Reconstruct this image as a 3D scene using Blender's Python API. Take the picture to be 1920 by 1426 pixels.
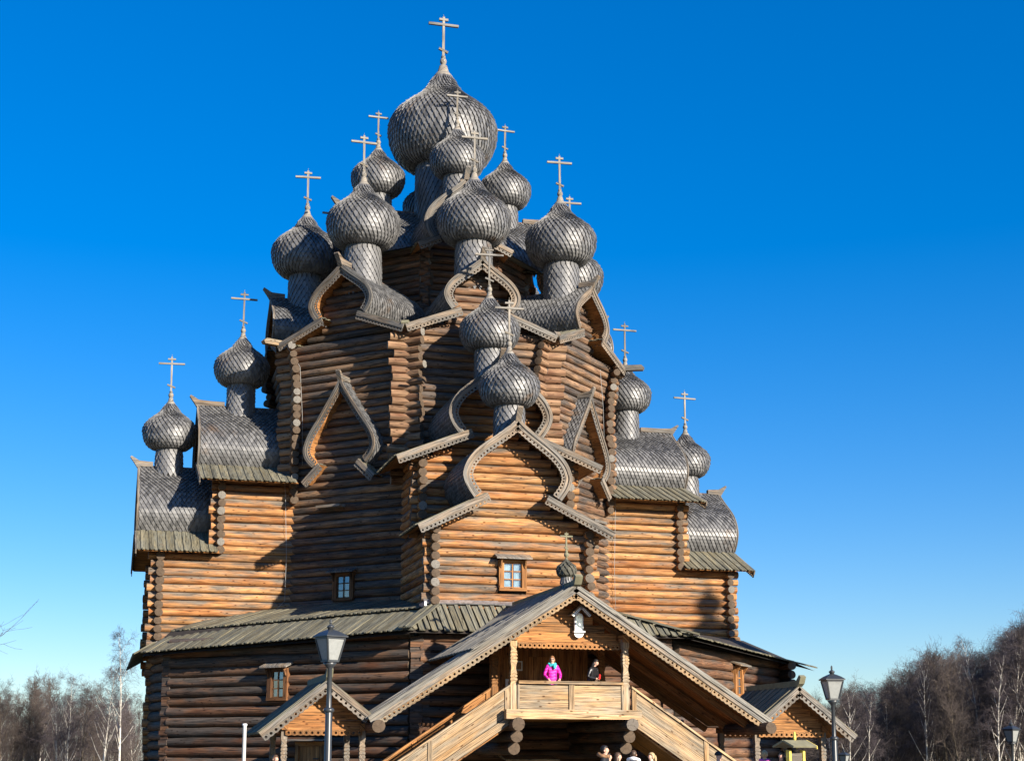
import bpy, bmesh, math, random
from mathutils import Vector, Matrix
R = math.radians
rng = random.Random(7)
for o in list(bpy.data.objects): bpy.data.objects.remove(o)
sc = bpy.context.scene
COL = sc.collection

# ------------------------------------------------------------------ camera
CAM = Vector((-13.37, -59.92, 1.65))
HEAD = 0.2195 + 0.0494            # heading, radians to the right of +Y
cam_d = bpy.data.cameras.new('camera'); cam = bpy.data.objects.new('camera', cam_d); COL.objects.link(cam)
cam.location = CAM
cam.rotation_euler = (R(90) + 0.17195, -0.00085, -HEAD)
cam_d.sensor_width = 36; cam_d.sensor_fit = 'HORIZONTAL'
cam_d.lens = 2810.2 / 1920 * 36
cam_d.shift_y = 208.8 / 1920
cam_d.clip_start = 0.5; cam_d.clip_end = 2000
sc.camera = cam

# ------------------------------------------------------------------ light
SUN_AZ = R(29.5)                    # to the right of the front facade's normal
SUN_EL = R(20.5)
SUNV = Vector((math.sin(SUN_AZ) * math.cos(SUN_EL), -math.cos(SUN_AZ) * math.cos(SUN_EL), math.sin(SUN_EL)))
w = bpy.data.worlds.new('World'); sc.world = w; w.use_nodes = True
nt = w.node_tree; nt.nodes.clear()
sky = nt.nodes.new('ShaderNodeTexSky'); sky.sky_type = 'NISHITA'; sky.sun_disc = False
sky.sun_elevation = SUN_EL; sky.sun_rotation = math.atan2(SUNV.x, SUNV.y)
sky.altitude = 0; sky.air_density = 1.0; sky.dust_density = 0.3; sky.ozone_density = 5.5
hs = nt.nodes.new('ShaderNodeHueSaturation'); hs.inputs['Saturation'].default_value = 1.47; hs.inputs['Hue'].default_value = 0.5125
bg = nt.nodes.new('ShaderNodeBackground'); bg.inputs[1].default_value = 0.110
ow = nt.nodes.new('ShaderNodeOutputWorld')
gm = nt.nodes.new('ShaderNodeGamma'); gm.inputs[1].default_value = 0.78
nt.links.new(sky.outputs[0], gm.inputs[0]); nt.links.new(gm.outputs[0], hs.inputs['Color']); nt.links.new(hs.outputs[0], bg.inputs[0]); nt.links.new(bg.outputs[0], ow.inputs[0])
sd = bpy.data.lights.new('sun', 'SUN'); sd.energy = 5.0; sd.angle = R(0.5); sd.color = (1, 0.90, 0.76)
so = bpy.data.objects.new('sun', sd); COL.objects.link(so); so.location = (40, -60, 60)
so.rotation_euler = SUNV.to_track_quat('Z', 'Y').to_euler()
sc.view_settings.view_transform = 'Standard'; sc.view_settings.look = 'None'
sc.view_settings.exposure = 1.2; sc.view_settings.gamma = 1.0; sc.view_settings.use_curve_mapping = False
sc.cycles.max_bounces = 6

# ------------------------------------------------------------------ materials
class NT:
    def __init__(s, name):
        s.m = bpy.data.materials.new(name); s.m.use_nodes = True; s.t = s.m.node_tree
        s.b = s.t.nodes['Principled BSDF']
    def n(s, typ, **k):
        x = s.t.nodes.new(typ)
        for a, v in k.items(): setattr(x, a, v)
        return x
    def set(s, inp, v):
        if isinstance(v, bpy.types.NodeSocket): s.t.links.new(v, inp)
        elif isinstance(v, (tuple, list)) and len(v) == 3 and inp.type == 'RGBA': inp.default_value = (*v, 1)
        else: inp.default_value = v
    def math(s, op, a, b=None, c=None, clamp=False):
        x = s.n('ShaderNodeMath', operation=op, use_clamp=clamp)
        for i, v in enumerate((a, b, c)):
            if v is not None: s.set(x.inputs[i], v)
        return x.outputs[0]
    def mix(s, f, a, b, typ='MIX'):
        x = s.n('ShaderNodeMix', data_type='RGBA', blend_type=typ)
        s.set(x.inputs[0], f); s.set(x.inputs[6], a); s.set(x.inputs[7], b)
        return x.outputs[2]
    def comb(s, x, y, z):
        c = s.n('ShaderNodeCombineXYZ')
        for i, v in enumerate((x, y, z)): s.set(c.inputs[i], v)
        return c.outputs[0]
    def sep(s, v):
        c = s.n('ShaderNodeSeparateXYZ'); s.set(c.inputs[0], v); return c.outputs
    def attr(s, name): return s.n('ShaderNodeAttribute', attribute_name=name).outputs['Vector']
    def noise(s, vec, scale=1, detail=3, rough=.55):
        x = s.n('ShaderNodeTexNoise'); s.set(x.inputs['Vector'], vec)
        x.inputs['Scale'].default_value = scale; x.inputs['Detail'].default_value = detail; x.inputs['Roughness'].default_value = rough
        return x.outputs['Fac']
    def ramp(s, v, lo, hi, a=0, b=1):
        x = s.n('ShaderNodeMapRange', interpolation_type='SMOOTHSTEP'); s.set(x.inputs[0], v)
        for i, q in enumerate((lo, hi, a, b)): s.set(x.inputs[1 + i], q)
        return x.outputs[0]
    def bump(s, h, st, dist=.02):
        x = s.n('ShaderNodeBump'); x.inputs['Strength'].default_value = st; x.inputs['Distance'].default_value = dist
        s.set(x.inputs['Height'], h); s.t.links.new(x.outputs[0], s.b.inputs['Normal'])
    def out(s, col, rough=.8, spec=.3):
        s.set(s.b.inputs['Base Color'], col); s.set(s.b.inputs['Roughness'], rough); s.set(s.b.inputs['Specular IOR Level'], spec)
        return s.m

def wood(name, warm_a, warm_b, grey, bias=0.0, top=0.35, grain=1.0, knots=True, rough=.8, gx=1.0, endc=(.115, .08, .052)):
    """weathered softwood: warm heartwood tones that go silver grey in patches, chiefly on the rain side"""
    k_ = .77; grey_end = (.12, .115, .105)
    warm_a, warm_b, grey, endc = [tuple(q * k_ for q in c_) for c_ in (warm_a, warm_b, grey, endc)]
    t = NT(name)
    g = t.sep(t.attr('gr')); a = t.sep(t.attr('tn'))
    rnd, warm, end = a[0], a[1], a[2]
    o1 = t.math('MULTIPLY', rnd, 57.0)
    patch = t.noise(t.comb(t.math('MULTIPLY', g[0], .75 * gx), t.math('MULTIPLY', g[1], 3.0), o1), 1, 4, .6)
    m = t.math('ADD', t.math('MULTIPLY_ADD', t.math('SUBTRACT', patch, .5), 4.2, .45 + bias), t.math('MULTIPLY', g[2], top))
    m = t.math('SUBTRACT', m, t.math('MULTIPLY', warm, 1.1), clamp=True)
    hue = t.noise(t.comb(t.math('MULTIPLY', g[0], 1.4 * gx), t.math('MULTIPLY', g[1], 5.0), t.math('ADD', o1, 9.0)), 1, 3, .5)
    wc = t.mix(t.math('ADD', t.math('MULTIPLY', rnd, .55), t.math('MULTIPLY_ADD', hue, 1.3, -.45), clamp=True), warm_a, warm_b)
    c = t.mix(m, wc, grey)
    streak = t.noise(t.comb(t.math('MULTIPLY', g[0], 1.3 * gx), t.math('MULTIPLY', g[1], 34.0), o1), 1, 4, .65)
    c = t.mix(1.0, c, t.comb(*[t.ramp(streak, .3, .68, 1 - .62 * grain, 1 + .22 * grain)] * 3), 'MULTIPLY')
    lv = t.math('FRACT', t.math('MULTIPLY', rnd, 7.31))
    c = t.mix(1.0, c, t.comb(*[t.math('MULTIPLY_ADD', lv, .45, .74)] * 3), 'MULTIPLY')
    if knots:
        v = t.n('ShaderNodeTexVoronoi'); t.set(v.inputs['Vector'], t.comb(t.math('MULTIPLY', g[0], 2.9), t.math('MULTIPLY', g[1], 6.5), t.math('MULTIPLY', rnd, 31.0)))
        v.inputs['Scale'].default_value = 1
        k = t.ramp(v.outputs['Distance'], .06, .2, 0.25, 1.0)
        c = t.mix(1.0, c, t.comb(k, t.math('POWER', k, 1.25), t.math('POWER', k, 1.5)), 'MULTIPLY')
    crn = t.noise(t.comb(t.math('MULTIPLY', g[0], .33 * gx), t.math('MULTIPLY', g[1], 13.0), t.math('ADD', o1, 21.0)), 1, 2, .4)
    ck = t.ramp(t.math('ABSOLUTE', t.math('SUBTRACT', crn, .5)), .004, .022, .30, 1.0)
    c = t.mix(1.0, c, t.comb(ck, ck, ck), 'MULTIPLY')
    # end grain: rings and radial checks
    rad = t.math('SQRT', t.math('ADD', t.math('POWER', g[0], 2.0), t.math('POWER', g[1], 2.0)))
    ring = t.math('SINE', t.math('MULTIPLY', rad, 150.0))
    ec = t.mix(t.math('MULTIPLY_ADD', ring, .2, .5), endc, tuple(min(1, q * 1.7) for q in endc))
    ec = t.mix(t.noise(t.comb(g[0], g[1], o1), 9, 3), ec, (endc[0] * .5, endc[1] * .5, endc[2] * .52))
    ang = t.math('ARCTAN2', g[1], g[0])
    crk = t.math('ABSOLUTE', t.math('SINE', t.math('ADD', t.math('MULTIPLY', ang, 1.5), t.math('ADD', o1, t.math('MULTIPLY', t.noise(t.comb(g[0], g[1], o1), 14, 2), 1.6)))))
    ec = t.mix(t.ramp(lv, .84, .9), ec, t.mix(t.noise(t.comb(g[0], g[1], o1), 22, 3), (.10, .095, .085), (.24, .22, .19)))
    ec = t.mix(t.ramp(crk, .03, .12, .75, 0), ec, (.02, .015, .01))
    c = t.mix(end, c, ec)
    t.bump(streak, .5 * grain, .02)
    return t.out(c, rough, .25)

M = {}
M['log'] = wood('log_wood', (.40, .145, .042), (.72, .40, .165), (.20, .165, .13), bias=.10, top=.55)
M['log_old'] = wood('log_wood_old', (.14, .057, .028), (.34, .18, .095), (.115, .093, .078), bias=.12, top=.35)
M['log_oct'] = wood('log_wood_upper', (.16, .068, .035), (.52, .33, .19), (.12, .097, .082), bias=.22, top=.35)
M['board_grey'] = wood('weathered_board', (.28, .20, .13), (.37, .28, .195), (.22, .205, .182), bias=.25, top=0, knots=False)
M['board_fresh'] = wood('pine_board', (.46, .27, .12), (.68, .47, .26), (.38, .31, .22), bias=.05, top=0)
M['board_orange'] = wood('varnished_board', (.40, .165, .05), (.56, .27, .095), (.30, .16, .07), bias=-.3, top=0)
M['board_brown_shaded'] = wood('brown_board_shaded', (.17, .07, .028), (.27, .125, .05), (.16, .09, .05), bias=-.2, top=0)  # brown varnish with shade painted in, for window frames on the shaded face
M['roof_plank'] = wood('roof_plank', (.22, .19, .115), (.29, .255, .165), (.205, .20, .155), bias=.15, top=0, knots=False, grain=.9)
M['porch_plank'] = wood('porch_roof_plank', (.28, .25, .20), (.36, .33, .27), (.30, .29, .26), bias=.15, top=0, knots=False, grain=.9)
M['cross'] = wood('cross_wood', (.30, .26, .20), (.38, .33, .26), (.30, .285, .26), bias=.1, top=0, knots=False)
def shingle_mat():
    t = NT('aspen_shingle')
    g = t.sep(t.attr('gr')); a = t.sep(t.attr('tn'))
    o1 = t.math('MULTIPLY', a[0], 71.0)
    st = t.noise(t.comb(t.math('MULTIPLY', g[0], 3.0), t.math('MULTIPLY', g[1], 60.0), o1), 1, 3, .6)
    geo = t.n('ShaderNodeNewGeometry').outputs['Position']
    big = t.noise(geo, .9, 4, .6)
    c = t.mix(a[0], (.066, .066, .067), (.172, .171, .17))
    c = t.mix(t.ramp(big, .60, .78), c, (.12, .085, .06))
    c = t.mix(1.0, c, t.comb(*[t.ramp(st, .3, .7, .68, 1.12)] * 3), 'MULTIPLY')
    t.bump(st, .3, .01)
    return t.out(c, .45, .6)
M['shingle'] = shingle_mat()
def plain(name, col, rough=.6, metal=0, spec=.4, nz=.25, sc_=6):
    t = NT(name); geo = t.n('ShaderNodeTexCoord').outputs['Object']
    n = t.noise(geo, sc_, 4, .6)
    c = t.mix(1.0, col, t.comb(*[t.ramp(n, .25, .75, 1 - nz, 1 + nz * .6)] * 3), 'MULTIPLY')
    t.set(t.b.inputs['Metallic'], metal)
    return t.out(c, rough, spec)
M['dark'] = plain('dark_underlay', (.028, .022, .018), .9)
M['moss'] = plain('mossy_wood', (.17, .16, .10), .85, sc_=4)
M['moss_dark'] = plain('dark_mossy_shingle', (.075, .072, .055), .8, sc_=6)
M['flash'] = plain('zinc_flashing', (.55, .57, .60), .38, .85, .5, .35, 9)
M['black'] = plain('black_enamel', (.028, .032, .036), .38, 0, .5, .15)
M['iron'] = plain('iron', (.04, .04, .04), .5, .6)
M['white'] = plain('white_paint', (.72, .72, .70), .5, 0, .4, .1)
M['paper'] = plain('paper', (.62, .62, .58), .7, 0, .2, .1)
M['picture'] = plain('picture_print', (.28, .16, .09), .6, 0, .2, .5, 18)
M['yellow'] = plain('yellow_painted_wood', (.62, .48, .10), .6, 0, .3, .25)
M['notice'] = plain('notice_sheet', (.10, .085, .07), .6, 0, .3, .3, 30)
M['silver'] = plain('gilt_icon', (.85, .80, .66), .3, .6, .5, .3, 25)
M['curtain'] = plain('curtain_cloth', (.62, .66, .68), .9, 0, .2, .2)
M['cable'] = plain('white_cable', (.32, .32, .31), .5)
def glass_mat(name, tint, rough=.06):
    t = NT(name)
    return t.out(tint, rough, 1.0)
M['glass'] = glass_mat('window_glass', (.05, .075, .095))
M['frost'] = plain('frosted_lamp_glass', (.24, .25, .24), .35, 0, .5, .12, 14)
def ground_mat():
    t = NT('winter_grass_ground'); p = t.n('ShaderNodeNewGeometry').outputs['Position']
    c = t.mix(t.ramp(t.noise(p, .12, 5), .4, .62), (.115, .095, .055), (.085, .09, .04))
    c = t.mix(t.ramp(t.noise(p, 2.5, 5), .35, .7), c, (.16, .135, .085))
    return t.out(c, .95, .1)
M['ground'] = ground_mat()
def path_mat():
    t = NT('gravel_path'); p = t.n('ShaderNodeNewGeometry').outputs['Position']
    c = t.mix(t.noise(p, 6, 6, .7), (.16, .14, .12), (.34, .31, .27))
    t.bump(t.noise(p, 30, 4), .4); return t.out(c, .95, .1)
M['path'] = path_mat()
def birch_mat():
    t = NT('birch_bark'); p = t.n('ShaderNodeTexCoord').outputs['Object']; q = t.sep(p)
    n = t.noise(t.comb(t.math('MULTIPLY', q[0], 3), t.math('MULTIPLY', q[1], 3), t.math('MULTIPLY', q[2], 1.6)), 1, 4, .7)
    low = t.ramp(q[2], .5, 4.5, .25, 0)
    c = t.mix(t.ramp(t.math('ADD', n, low), .54, .62), (.60, .56, .49), (.10, .085, .07))
    return t.out(c, .8, .2)
M['birch'] = birch_mat()
M['bark'] = plain('dark_bark', (.105, .085, .062), .9, 0, .2, .4, 5)
M['twig'] = plain('birch_twig', (.08, .066, .07), .85, 0, .2, .3, 1)
M['twig_brown'] = plain('brown_twig', (.085, .068, .06), .85, 0, .2, .3, 1)

# ------------------------------------------------------------------ mesh builder
def vec(a): return a if isinstance(a, Vector) else Vector(a)
class MB:
    def __init__(s): s.v = []; s.f = []; s.g = []; s.t = []; s.mi = []; s.sm = []
    def add(s, vs, fs, gr=None, tn=(.5, 0, 0), mat=0, smooth=False):
        b = len(s.v); s.v += [tuple(p) for p in vs]
        s.f += [tuple(i + b for i in f) for f in fs]; s.mi += [mat] * len(fs); s.sm += [smooth] * len(fs)
        s.g += gr if gr else [(p[0], p[1] + p[2] * .7, 0) for p in vs]
        s.t += tn if isinstance(tn, list) else [tn] * len(vs)
    def build(s, name, mats, parent=None, **props):
        me = bpy.data.meshes.new(name); me.from_pydata(s.v, [], s.f)
        for n, d in (('gr', s.g), ('tn', s.t)):
            at = me.attributes.new(n, 'FLOAT_VECTOR', 'POINT'); at.data.foreach_set('vector', [x for p in d for x in p])
        if not isinstance(mats, (list, tuple)): mats = [mats]
        for m in mats: me.materials.append(M[m] if isinstance(m, str) else m)
        me.polygons.foreach_set('material_index', s.mi); me.polygons.foreach_set('use_smooth', s.sm)
        me.update()
        o = bpy.data.objects.new(name, me); COL.objects.link(o)
        if parent: o.parent = parent
        for k, v in props.items(): o[k] = v
        return o
    # -- shapes
    def box(s, o, ex, ey, ez, rnd=None, warm=0, mat=0, grain=0, taper=None):
        """box from corner o with edge vectors; grain = index of the edge the grain follows"""
        o, ex, ey, ez = map(vec, (o, ex, ey, ez)); r = rng.random() if rnd is None else rnd
        vs = [o, o + ex, o + ex + ey, o + ey, o + ez, o + ex + ez, o + ex + ey + ez, o + ey + ez]
        fs = [(3, 2, 1, 0), (4, 5, 6, 7), (0, 1, 5, 4), (1, 2, 6, 5), (2, 3, 7, 6), (3, 0, 4, 7)]
        L = [ex.length, ey.length, ez.length]; B = [(0, 0, 0), (1, 0, 0), (1, 1, 0), (0, 1, 0), (0, 0, 1), (1, 0, 1), (1, 1, 1), (0, 1, 1)]
        oth = [i for i in range(3) if i != grain]; off = r * 13
        gr = [(b[grain] * L[grain] + off, b[oth[0]] * L[oth[0]] + b[oth[1]] * L[oth[1]] + off, 0) for b in B]
        s.add(vs, fs, gr, (r, warm, 0), mat)
    def cbox(s, c, sx, sy, sz, **k):
        c = vec(c); s.box(c - Vector((sx, sy, sz)) / 2, (sx, 0, 0), (0, sy, 0), (0, 0, sz), **k)
    def beam(s, p0, p1, wid, hei, up=(0, 0, 1), **k):
        """rectangular bar from p0 to p1 (axis), centred"""
        p0, p1 = vec(p0), vec(p1); d = (p1 - p0); up = vec(up); sd_ = d.cross(up).normalized(); u = sd_.cross(d).normalized()
        s.box(p0 - sd_ * wid / 2 - u * hei / 2, d, sd_ * wid, u * hei, **k)
    def log(s, p0, p1, r, rnd=None, warm=0, sides=12, seg=None, mat=0, capmat=None, rough=.065, endw=0):
        p0, p1 = vec(p0), vec(p1); d = p1 - p0; L = d.length; d.normalize()
        up = Vector((0, 0, 1)) if abs(d.z) < .9 else Vector((0, 1, 0)); x = d.cross(up).normalized(); z = x.cross(d)
        rn = rng.random() if rnd is None else rnd; n = seg or max(2, int(L / 1.1)); vs, gr, tn, fs = [], [], [], []
        tap = rng.uniform(-.06, .06); off = rn * 40; ph = rng.uniform(0, 6.28)
        ts = [i / n for i in range(n + 1)]
        if endw and L > 2: ts = sorted(ts + [.66 / L, .74 / L, 1 - .66 / L, 1 - .74 / L]); n = len(ts) - 1
        for i, t in enumerate(ts):
            rr = r * (1 + tap * (t - .5) + rng.uniform(-rough, rough))
            c = p0 + d * (L * t) + z * rng.uniform(-.012, .012) + x * rng.uniform(-.015, .015)
            for k in range(sides + 1):
                a = -math.pi / 2 + 2 * math.pi * k / sides; q = rr * (1 + .03 * math.sin(2 * a + ph) )
                vs.append(c + (x * math.cos(a) + z * math.sin(a)) * q); gr.append((L * t + off, a * r + off, math.sin(a))); tn.append((rn, warm + (endw if min(t, 1 - t) * L < .70 else 0), 0))
        for i in range(n):
            for k in range(sides):
                a = i * (sides + 1) + k; fs.append((a, a + 1, a + sides + 2, a + sides + 1))
        s.add(vs, fs, gr, tn, mat, True)
        for e, c, sg in ((0, p0, -1), (n, p1, 1)):
            ring = [vs[e * (sides + 1) + k] for k in range(sides)]; cc = sum(ring, Vector()) / sides + d * sg * .012
            loc = [((p - cc).dot(x), (p - cc).dot(z), 0) for p in ring]
            f = [(k, (k + 1) % sides, sides) if sg > 0 else ((k + 1) % sides, k, sides) for k in range(sides)]
            s.add(ring + [cc], f, loc + [(0, 0, 0)], (rn, warm, 1), mat if capmat is None else capmat, False)
    def lathe(s, prof, c=(0, 0, 0), n=16, smooth=True, mat=0, rnd=.5, cap=True, a0=0):
        c = vec(c); vs, gr, fs = [], [], []
        for r, z in prof:
            for k in range(n + 1):
                a = a0 + 2 * math.pi * k / n; vs.append(c + Vector((r * math.cos(a), r * math.sin(a), z))); gr.append((z, a * max(r, .02), 0))
        for i in range(len(prof) - 1):
            for k in range(n):
                a = i * (n + 1) + k; fs.append((a, a + 1, a + n + 2, a + n + 1))
        if cap:
            fs.append(tuple(range(n - 1, -1, -1))); b = (len(prof) - 1) * (n + 1); fs.append(tuple(b + k for k in range(n)))
        s.add(vs, fs, gr, (rnd, 0, 0), mat, smooth)
    def tube(s, pts, rad, n=6, mat=0, rnd=.5, smooth=True):
        pts = [vec(p) for p in pts]; rad = rad if isinstance(rad, (list, tuple)) else [rad] * len(pts)
        vs, fs, gr = [], [], []; u = None
        for i, p in enumerate(pts):
            d = (pts[min(i + 1, len(pts) - 1)] - pts[max(i - 1, 0)]).normalized()
            if u is None: u = d.orthogonal().normalized()
            u = (u - d * u.dot(d)).normalized(); w_ = d.cross(u)
            for k in range(n):
                a = 2 * math.pi * k / n; vs.append(p + (u * math.cos(a) + w_ * math.sin(a)) * rad[i]); gr.append((i * .3, a * rad[i], 0))
        for i in range(len(pts) - 1):
            for k in range(n):
                a = i * n + k; b = i * n + (k + 1) % n; fs.append((a, b, b + n, a + n))
        fs.append(tuple(range(n - 1, -1, -1))); fs.append(tuple((len(pts) - 1) * n + k for k in range(n)))
        s.add(vs, fs, gr, (rnd, 0, 0), mat, smooth)
    def prism(s, poly, o, ex, ey, ez, rnd=None, warm=0, mat=0, gdir=0):
        """polygon (x,y) in the plane o+x*ex+y*ey (counter-clockwise seen against ez), extruded by vector ez"""
        o, ex, ey, ez = map(vec, (o, ex, ey, ez)); r = rng.random() if rnd is None else rnd; n = len(poly); off = r * 17
        vs = [o + ex * a + ey * b for a, b in poly]; vs += [p + ez for p in vs]
        fs = [tuple(range(n - 1, -1, -1)), tuple(range(n, 2 * n))] + [(i, (i + 1) % n, n + (i + 1) % n, n + i) for i in range(n)]
        g = [(a + off, b + off, 0) if gdir == 0 else (b + off, a + off, 0) for a, b in poly]
        s.add(vs, fs, g + [(a, b + ez.length, 0) for a, b, _ in g], (r, warm, 0), mat)

def empty(name, loc=(0, 0, 0), rz=0, parent=None):
    o = bpy.data.objects.new(name, None); COL.objects.link(o); o.location = loc; o.rotation_euler[2] = rz; o.empty_display_size = .3
    if parent: o.parent = parent
    return o
def tag(o, label, cat, group=None):
    o['label'] = label; o['category'] = cat
    if group: o['group'] = group
    return o
def copy_tree(o, parent=None, loc=None, rz=None, scale=None):
    c = o.copy(); COL.objects.link(c); c.parent = parent
    if loc is not None: c.location = loc
    if rz is not None: c.rotation_euler[2] = rz
    if scale is not None: c.scale = (scale,) * 3 if not isinstance(scale, (tuple, list)) else scale
    for ch in list(o.children): copy_tree(ch, c)
    return c
class Face:
    """frame of a wall: s to the right seen from outside, d outwards from the church's axis"""
    def __init__(s, deg): a = R(deg); s.n = Vector((math.sin(a), -math.cos(a), 0)); s.t = Vector((math.cos(a), math.sin(a), 0))
    def __call__(s, x, d, z): return s.t * x + s.n * d + Vector((0, 0, z))

# ------------------------------------------------------------------ ground
VD = Vector((math.sin(HEAD), math.cos(HEAD), 0)); VR = Vector((VD.y, -VD.x, 0))
def ground_z(x, y):
    p = Vector((x - CAM.x, y - CAM.y, 0)); dep = p.dot(VD); lat = p.dot(VR)
    t = max(0, min(1, (dep - 46 + .25 * max(0, lat)) / 75)); return -4.2 * t * t * (3 - 2 * t)
def ground():
    mb = MB(); xs = [-900, -500, -300, -200] + list(range(-150, 155, 6)) + [200, 300, 500, 900]
    n = len(xs); vs = [(x, y, ground_z(x, y)) for y in xs for x in xs]
    fs = [(j * n + i, j * n + i + 1, (j + 1) * n + i + 1, (j + 1) * n + i) for j in range(n - 1) for i in range(n - 1)]
    mb.add(vs, fs, smooth=True); o = mb.build('ground', 'ground', kind='structure'); return o
ground()
mb = MB(); mb.add([(-16, -58, .004), (-9, -58, .004), (12, -19.5, .004), (-11, -19.5, .004)], [(0, 1, 2, 3)])
mb.build('path', 'path', kind='structure')

# ------------------------------------------------------------------ the church
CH = tag(empty('wooden_church'), 'tall many-domed log church with barrel gables and shingled onion domes', 'church')

def catmull(pts, step):
    P = [Vector((a, b)) for a, b in pts]; P = [P[0] * 2 - P[1]] + P + [P[-1] * 2 - P[-2]]; out = []
    for i in range(1, len(P) - 2):
        for k in range(8):
            t = k / 8; a, b, c, d = P[i - 1:i + 3]
            out.append(.5 * ((2 * b) + (c - a) * t + (2 * a - 5 * b + 4 * c - d) * t * t + (3 * b - a - 3 * c + d) * t ** 3))
    out.append(P[-2]); return resample(out, step)
def resample(pts, step):
    pts = [Vector(p) for p in pts]; L = [0]
    for a, b in zip(pts, pts[1:]): L.append(L[-1] + (b - a).length)
    n = max(1, round(L[-1] / step)); res = []; j = 0
    for i in range(n + 1):
        s_ = L[-1] * i / n
        while j < len(L) - 2 and L[j + 1] < s_: j += 1
        res.append(pts[j].lerp(pts[j + 1], (s_ - L[j]) / max(1e-9, L[j + 1] - L[j])))
    return res
def inward(c):
    out = []
    for i in range(len(c)):
        t = (c[min(i + 1, len(c) - 1)] - c[max(i - 1, 0)]).normalized(); out.append(Vector((t.y, -t.x)))
    return out
BASE = [(0, 0), (.12, -.17), (.40, -.42), (.75, -.69), (1.10, -.95), (1.42, -1.23), (1.66, -1.55), (1.79, -1.90), (1.78, -2.14), (1.67, -2.42), (1.44, -2.75)]
TALL = [(0, 0), (.10, -.20), (.34, -.58), (.66, -1.05), (.98, -1.50), (1.30, -1.93), (1.50, -2.28), (1.60, -2.62), (1.55, -2.90), (1.40, -3.12), (1.20, -3.30)]

def band(mb, F, c, o0, o1, d, th, sd_, warm=0, rnd=None, mat=0):
    """a board that follows curve c (x,z), between inward offsets o0 and o1, front face at distance d"""
    N = inward(c); r = rng.random() if rnd is None else rnd; vs, gr = [], []; L = 0
    for i, (p, n) in enumerate(zip(c, N)):
        if i: L += (c[i] - c[i - 1]).length
        for o, dd in ((o0, d), (o1, d), (o1, d - th), (o0, d - th)):
            q = p + n * o; vs.append(F(sd_ * q.x, dd, q.y)); gr.append((L + r * 20, o + (d - dd), 0))
    fs = []
    for i in range(len(c) - 1):
        for k in range(4): a = i * 4 + k; b = i * 4 + (k + 1) % 4; fs.append((a, b, b + 4, a + 4))
    fs += [(3, 2, 1, 0), tuple(len(vs) - 4 + k for k in range(4))]
    mb.add(vs, fs, gr, (r, warm, 0), mat)
def holed(mb, F, c, o0, o1, d, th, sd_, cell=.155, rh=.036, warm=0, rnd=None, scallop=.22):
    """fretwork edging: one drilled hole per cell and a scalloped lower edge, real holes"""
    c = resample(c, cell); N = inward(c); r = rng.random() if rnd is None else rnd; wd = o1 - o0; oc = o0 + wd * .52; L = 0
    for i in range(len(c) - 1):
        a, b = c[i], c[i + 1]; na, nb = N[i], N[i + 1]; m = (a + b) / 2; nm = (na + nb).normalized(); tt = (b - a).normalized(); hl = (b - a).length
        lo = o1 - wd * scallop * .55
        outer = [a + na * o0, m + nm * o0, b + nb * o0, b + nb * (oc), b + nb * lo, m + nm * o1, a + na * lo, a + na * oc]
        cen = m + nm * oc
        base = math.atan2((outer[0] - cen).dot(-nm), (outer[0] - cen).dot(tt))
        hole = []
        for q in outer:
            e = (q - cen); e = Vector((e.dot(tt), e.dot(nm))).normalized(); hole.append(cen + tt * e.x * rh + nm * e.y * rh)
        vs = []
        for dd in (d, d - th):
            for q in outer + hole: vs.append(F(sd_ * q.x, dd, q.y))
        fs = []
        for k in range(8):
            k2 = (k + 1) % 8
            fs += [(k, k2, 8 + k2, 8 + k), (16 + k2, 16 + k, 24 + k, 24 + k2), (8 + k, 8 + k2, 24 + k2, 24 + k)]
            if k not in (2, 3, 6, 7): fs.append((k2, k, 16 + k, 16 + k2))
        gr = [(L + (k % 8) * .03 + r * 20, (k % 16) * .012, 0) for k in range(32)]; L += hl
        mb.add(vs, fs, gr, (r, warm, 0))
def shingle(mb, tl, tr, ml, mr, tip, n, rnd, th=.04):
    th *= .85 + .3 * rng.random(); tip = tip + (tr - tl) * rng.uniform(-.05, .05) + (tip - tl) * rng.uniform(-.03, .03); ml = ml + n * rng.uniform(-.003, .004)
    off = rnd * 9; vs = [tl + n * .004, tr + n * .004, ml + n * th, mr + n * th, tip + n * th * 1.6, ml - n * .006, mr - n * .006, tip + n * .002]
    w_ = (tr - tl).length; l_ = (tip - tl).length
    gr = [(off, 0, 0), (off, w_, 0), (off + l_ * .5, 0, 0), (off + l_ * .5, w_, 0), (off + l_, w_ * .5, 0), (off + l_ * .5, 0, 0), (off + l_ * .5, w_, 0), (off + l_, w_ * .5, 0)]
    mb.add(vs, [(0, 2, 3, 1), (2, 4, 3), (2, 5, 7, 4), (4, 7, 6, 3), (0, 5, 2), (1, 3, 6)], gr, (rnd, 0, 0))
def shingle_curve(mb, F, c, d0, d1, sd_, pitch=.17, e=.14):
    c = resample(c, e); N = inward(c); n = max(2, round((d0 - d1) / pitch)); p = (d0 - d1) / n
    ext = c + [c[-1] + (c[-1] - c[-2])]
    for i in range(len(c) - 1, 0, -1):
        nn = F(sd_ * -N[i].x, 0, 0) ; nn = F.t * (-N[i].x * sd_) + Vector((0, 0, -N[i].y))
        t0, t1, t2 = c[i - 1], c[i], ext[i + 1]
        for k in range(n + 1):
            a = d0 - (k - (.5 if i % 2 else 0)) * p; b = a - p * .80
            a = min(a, d0); b = max(min(b, d0), d1 - p)
            if a - b < .03: continue
            j = rng.uniform(-.006, .006); mid = (a + b) / 2
            shingle(mb, F(sd_ * t0.x, a, t0.y), F(sd_ * t0.x, b, t0.y), F(sd_ * t1.x, a, t1.y), F(sd_ * t1.x, b, t1.y), F(sd_ * t2.x, mid, t2.y + j), nn, rng.random())

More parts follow.
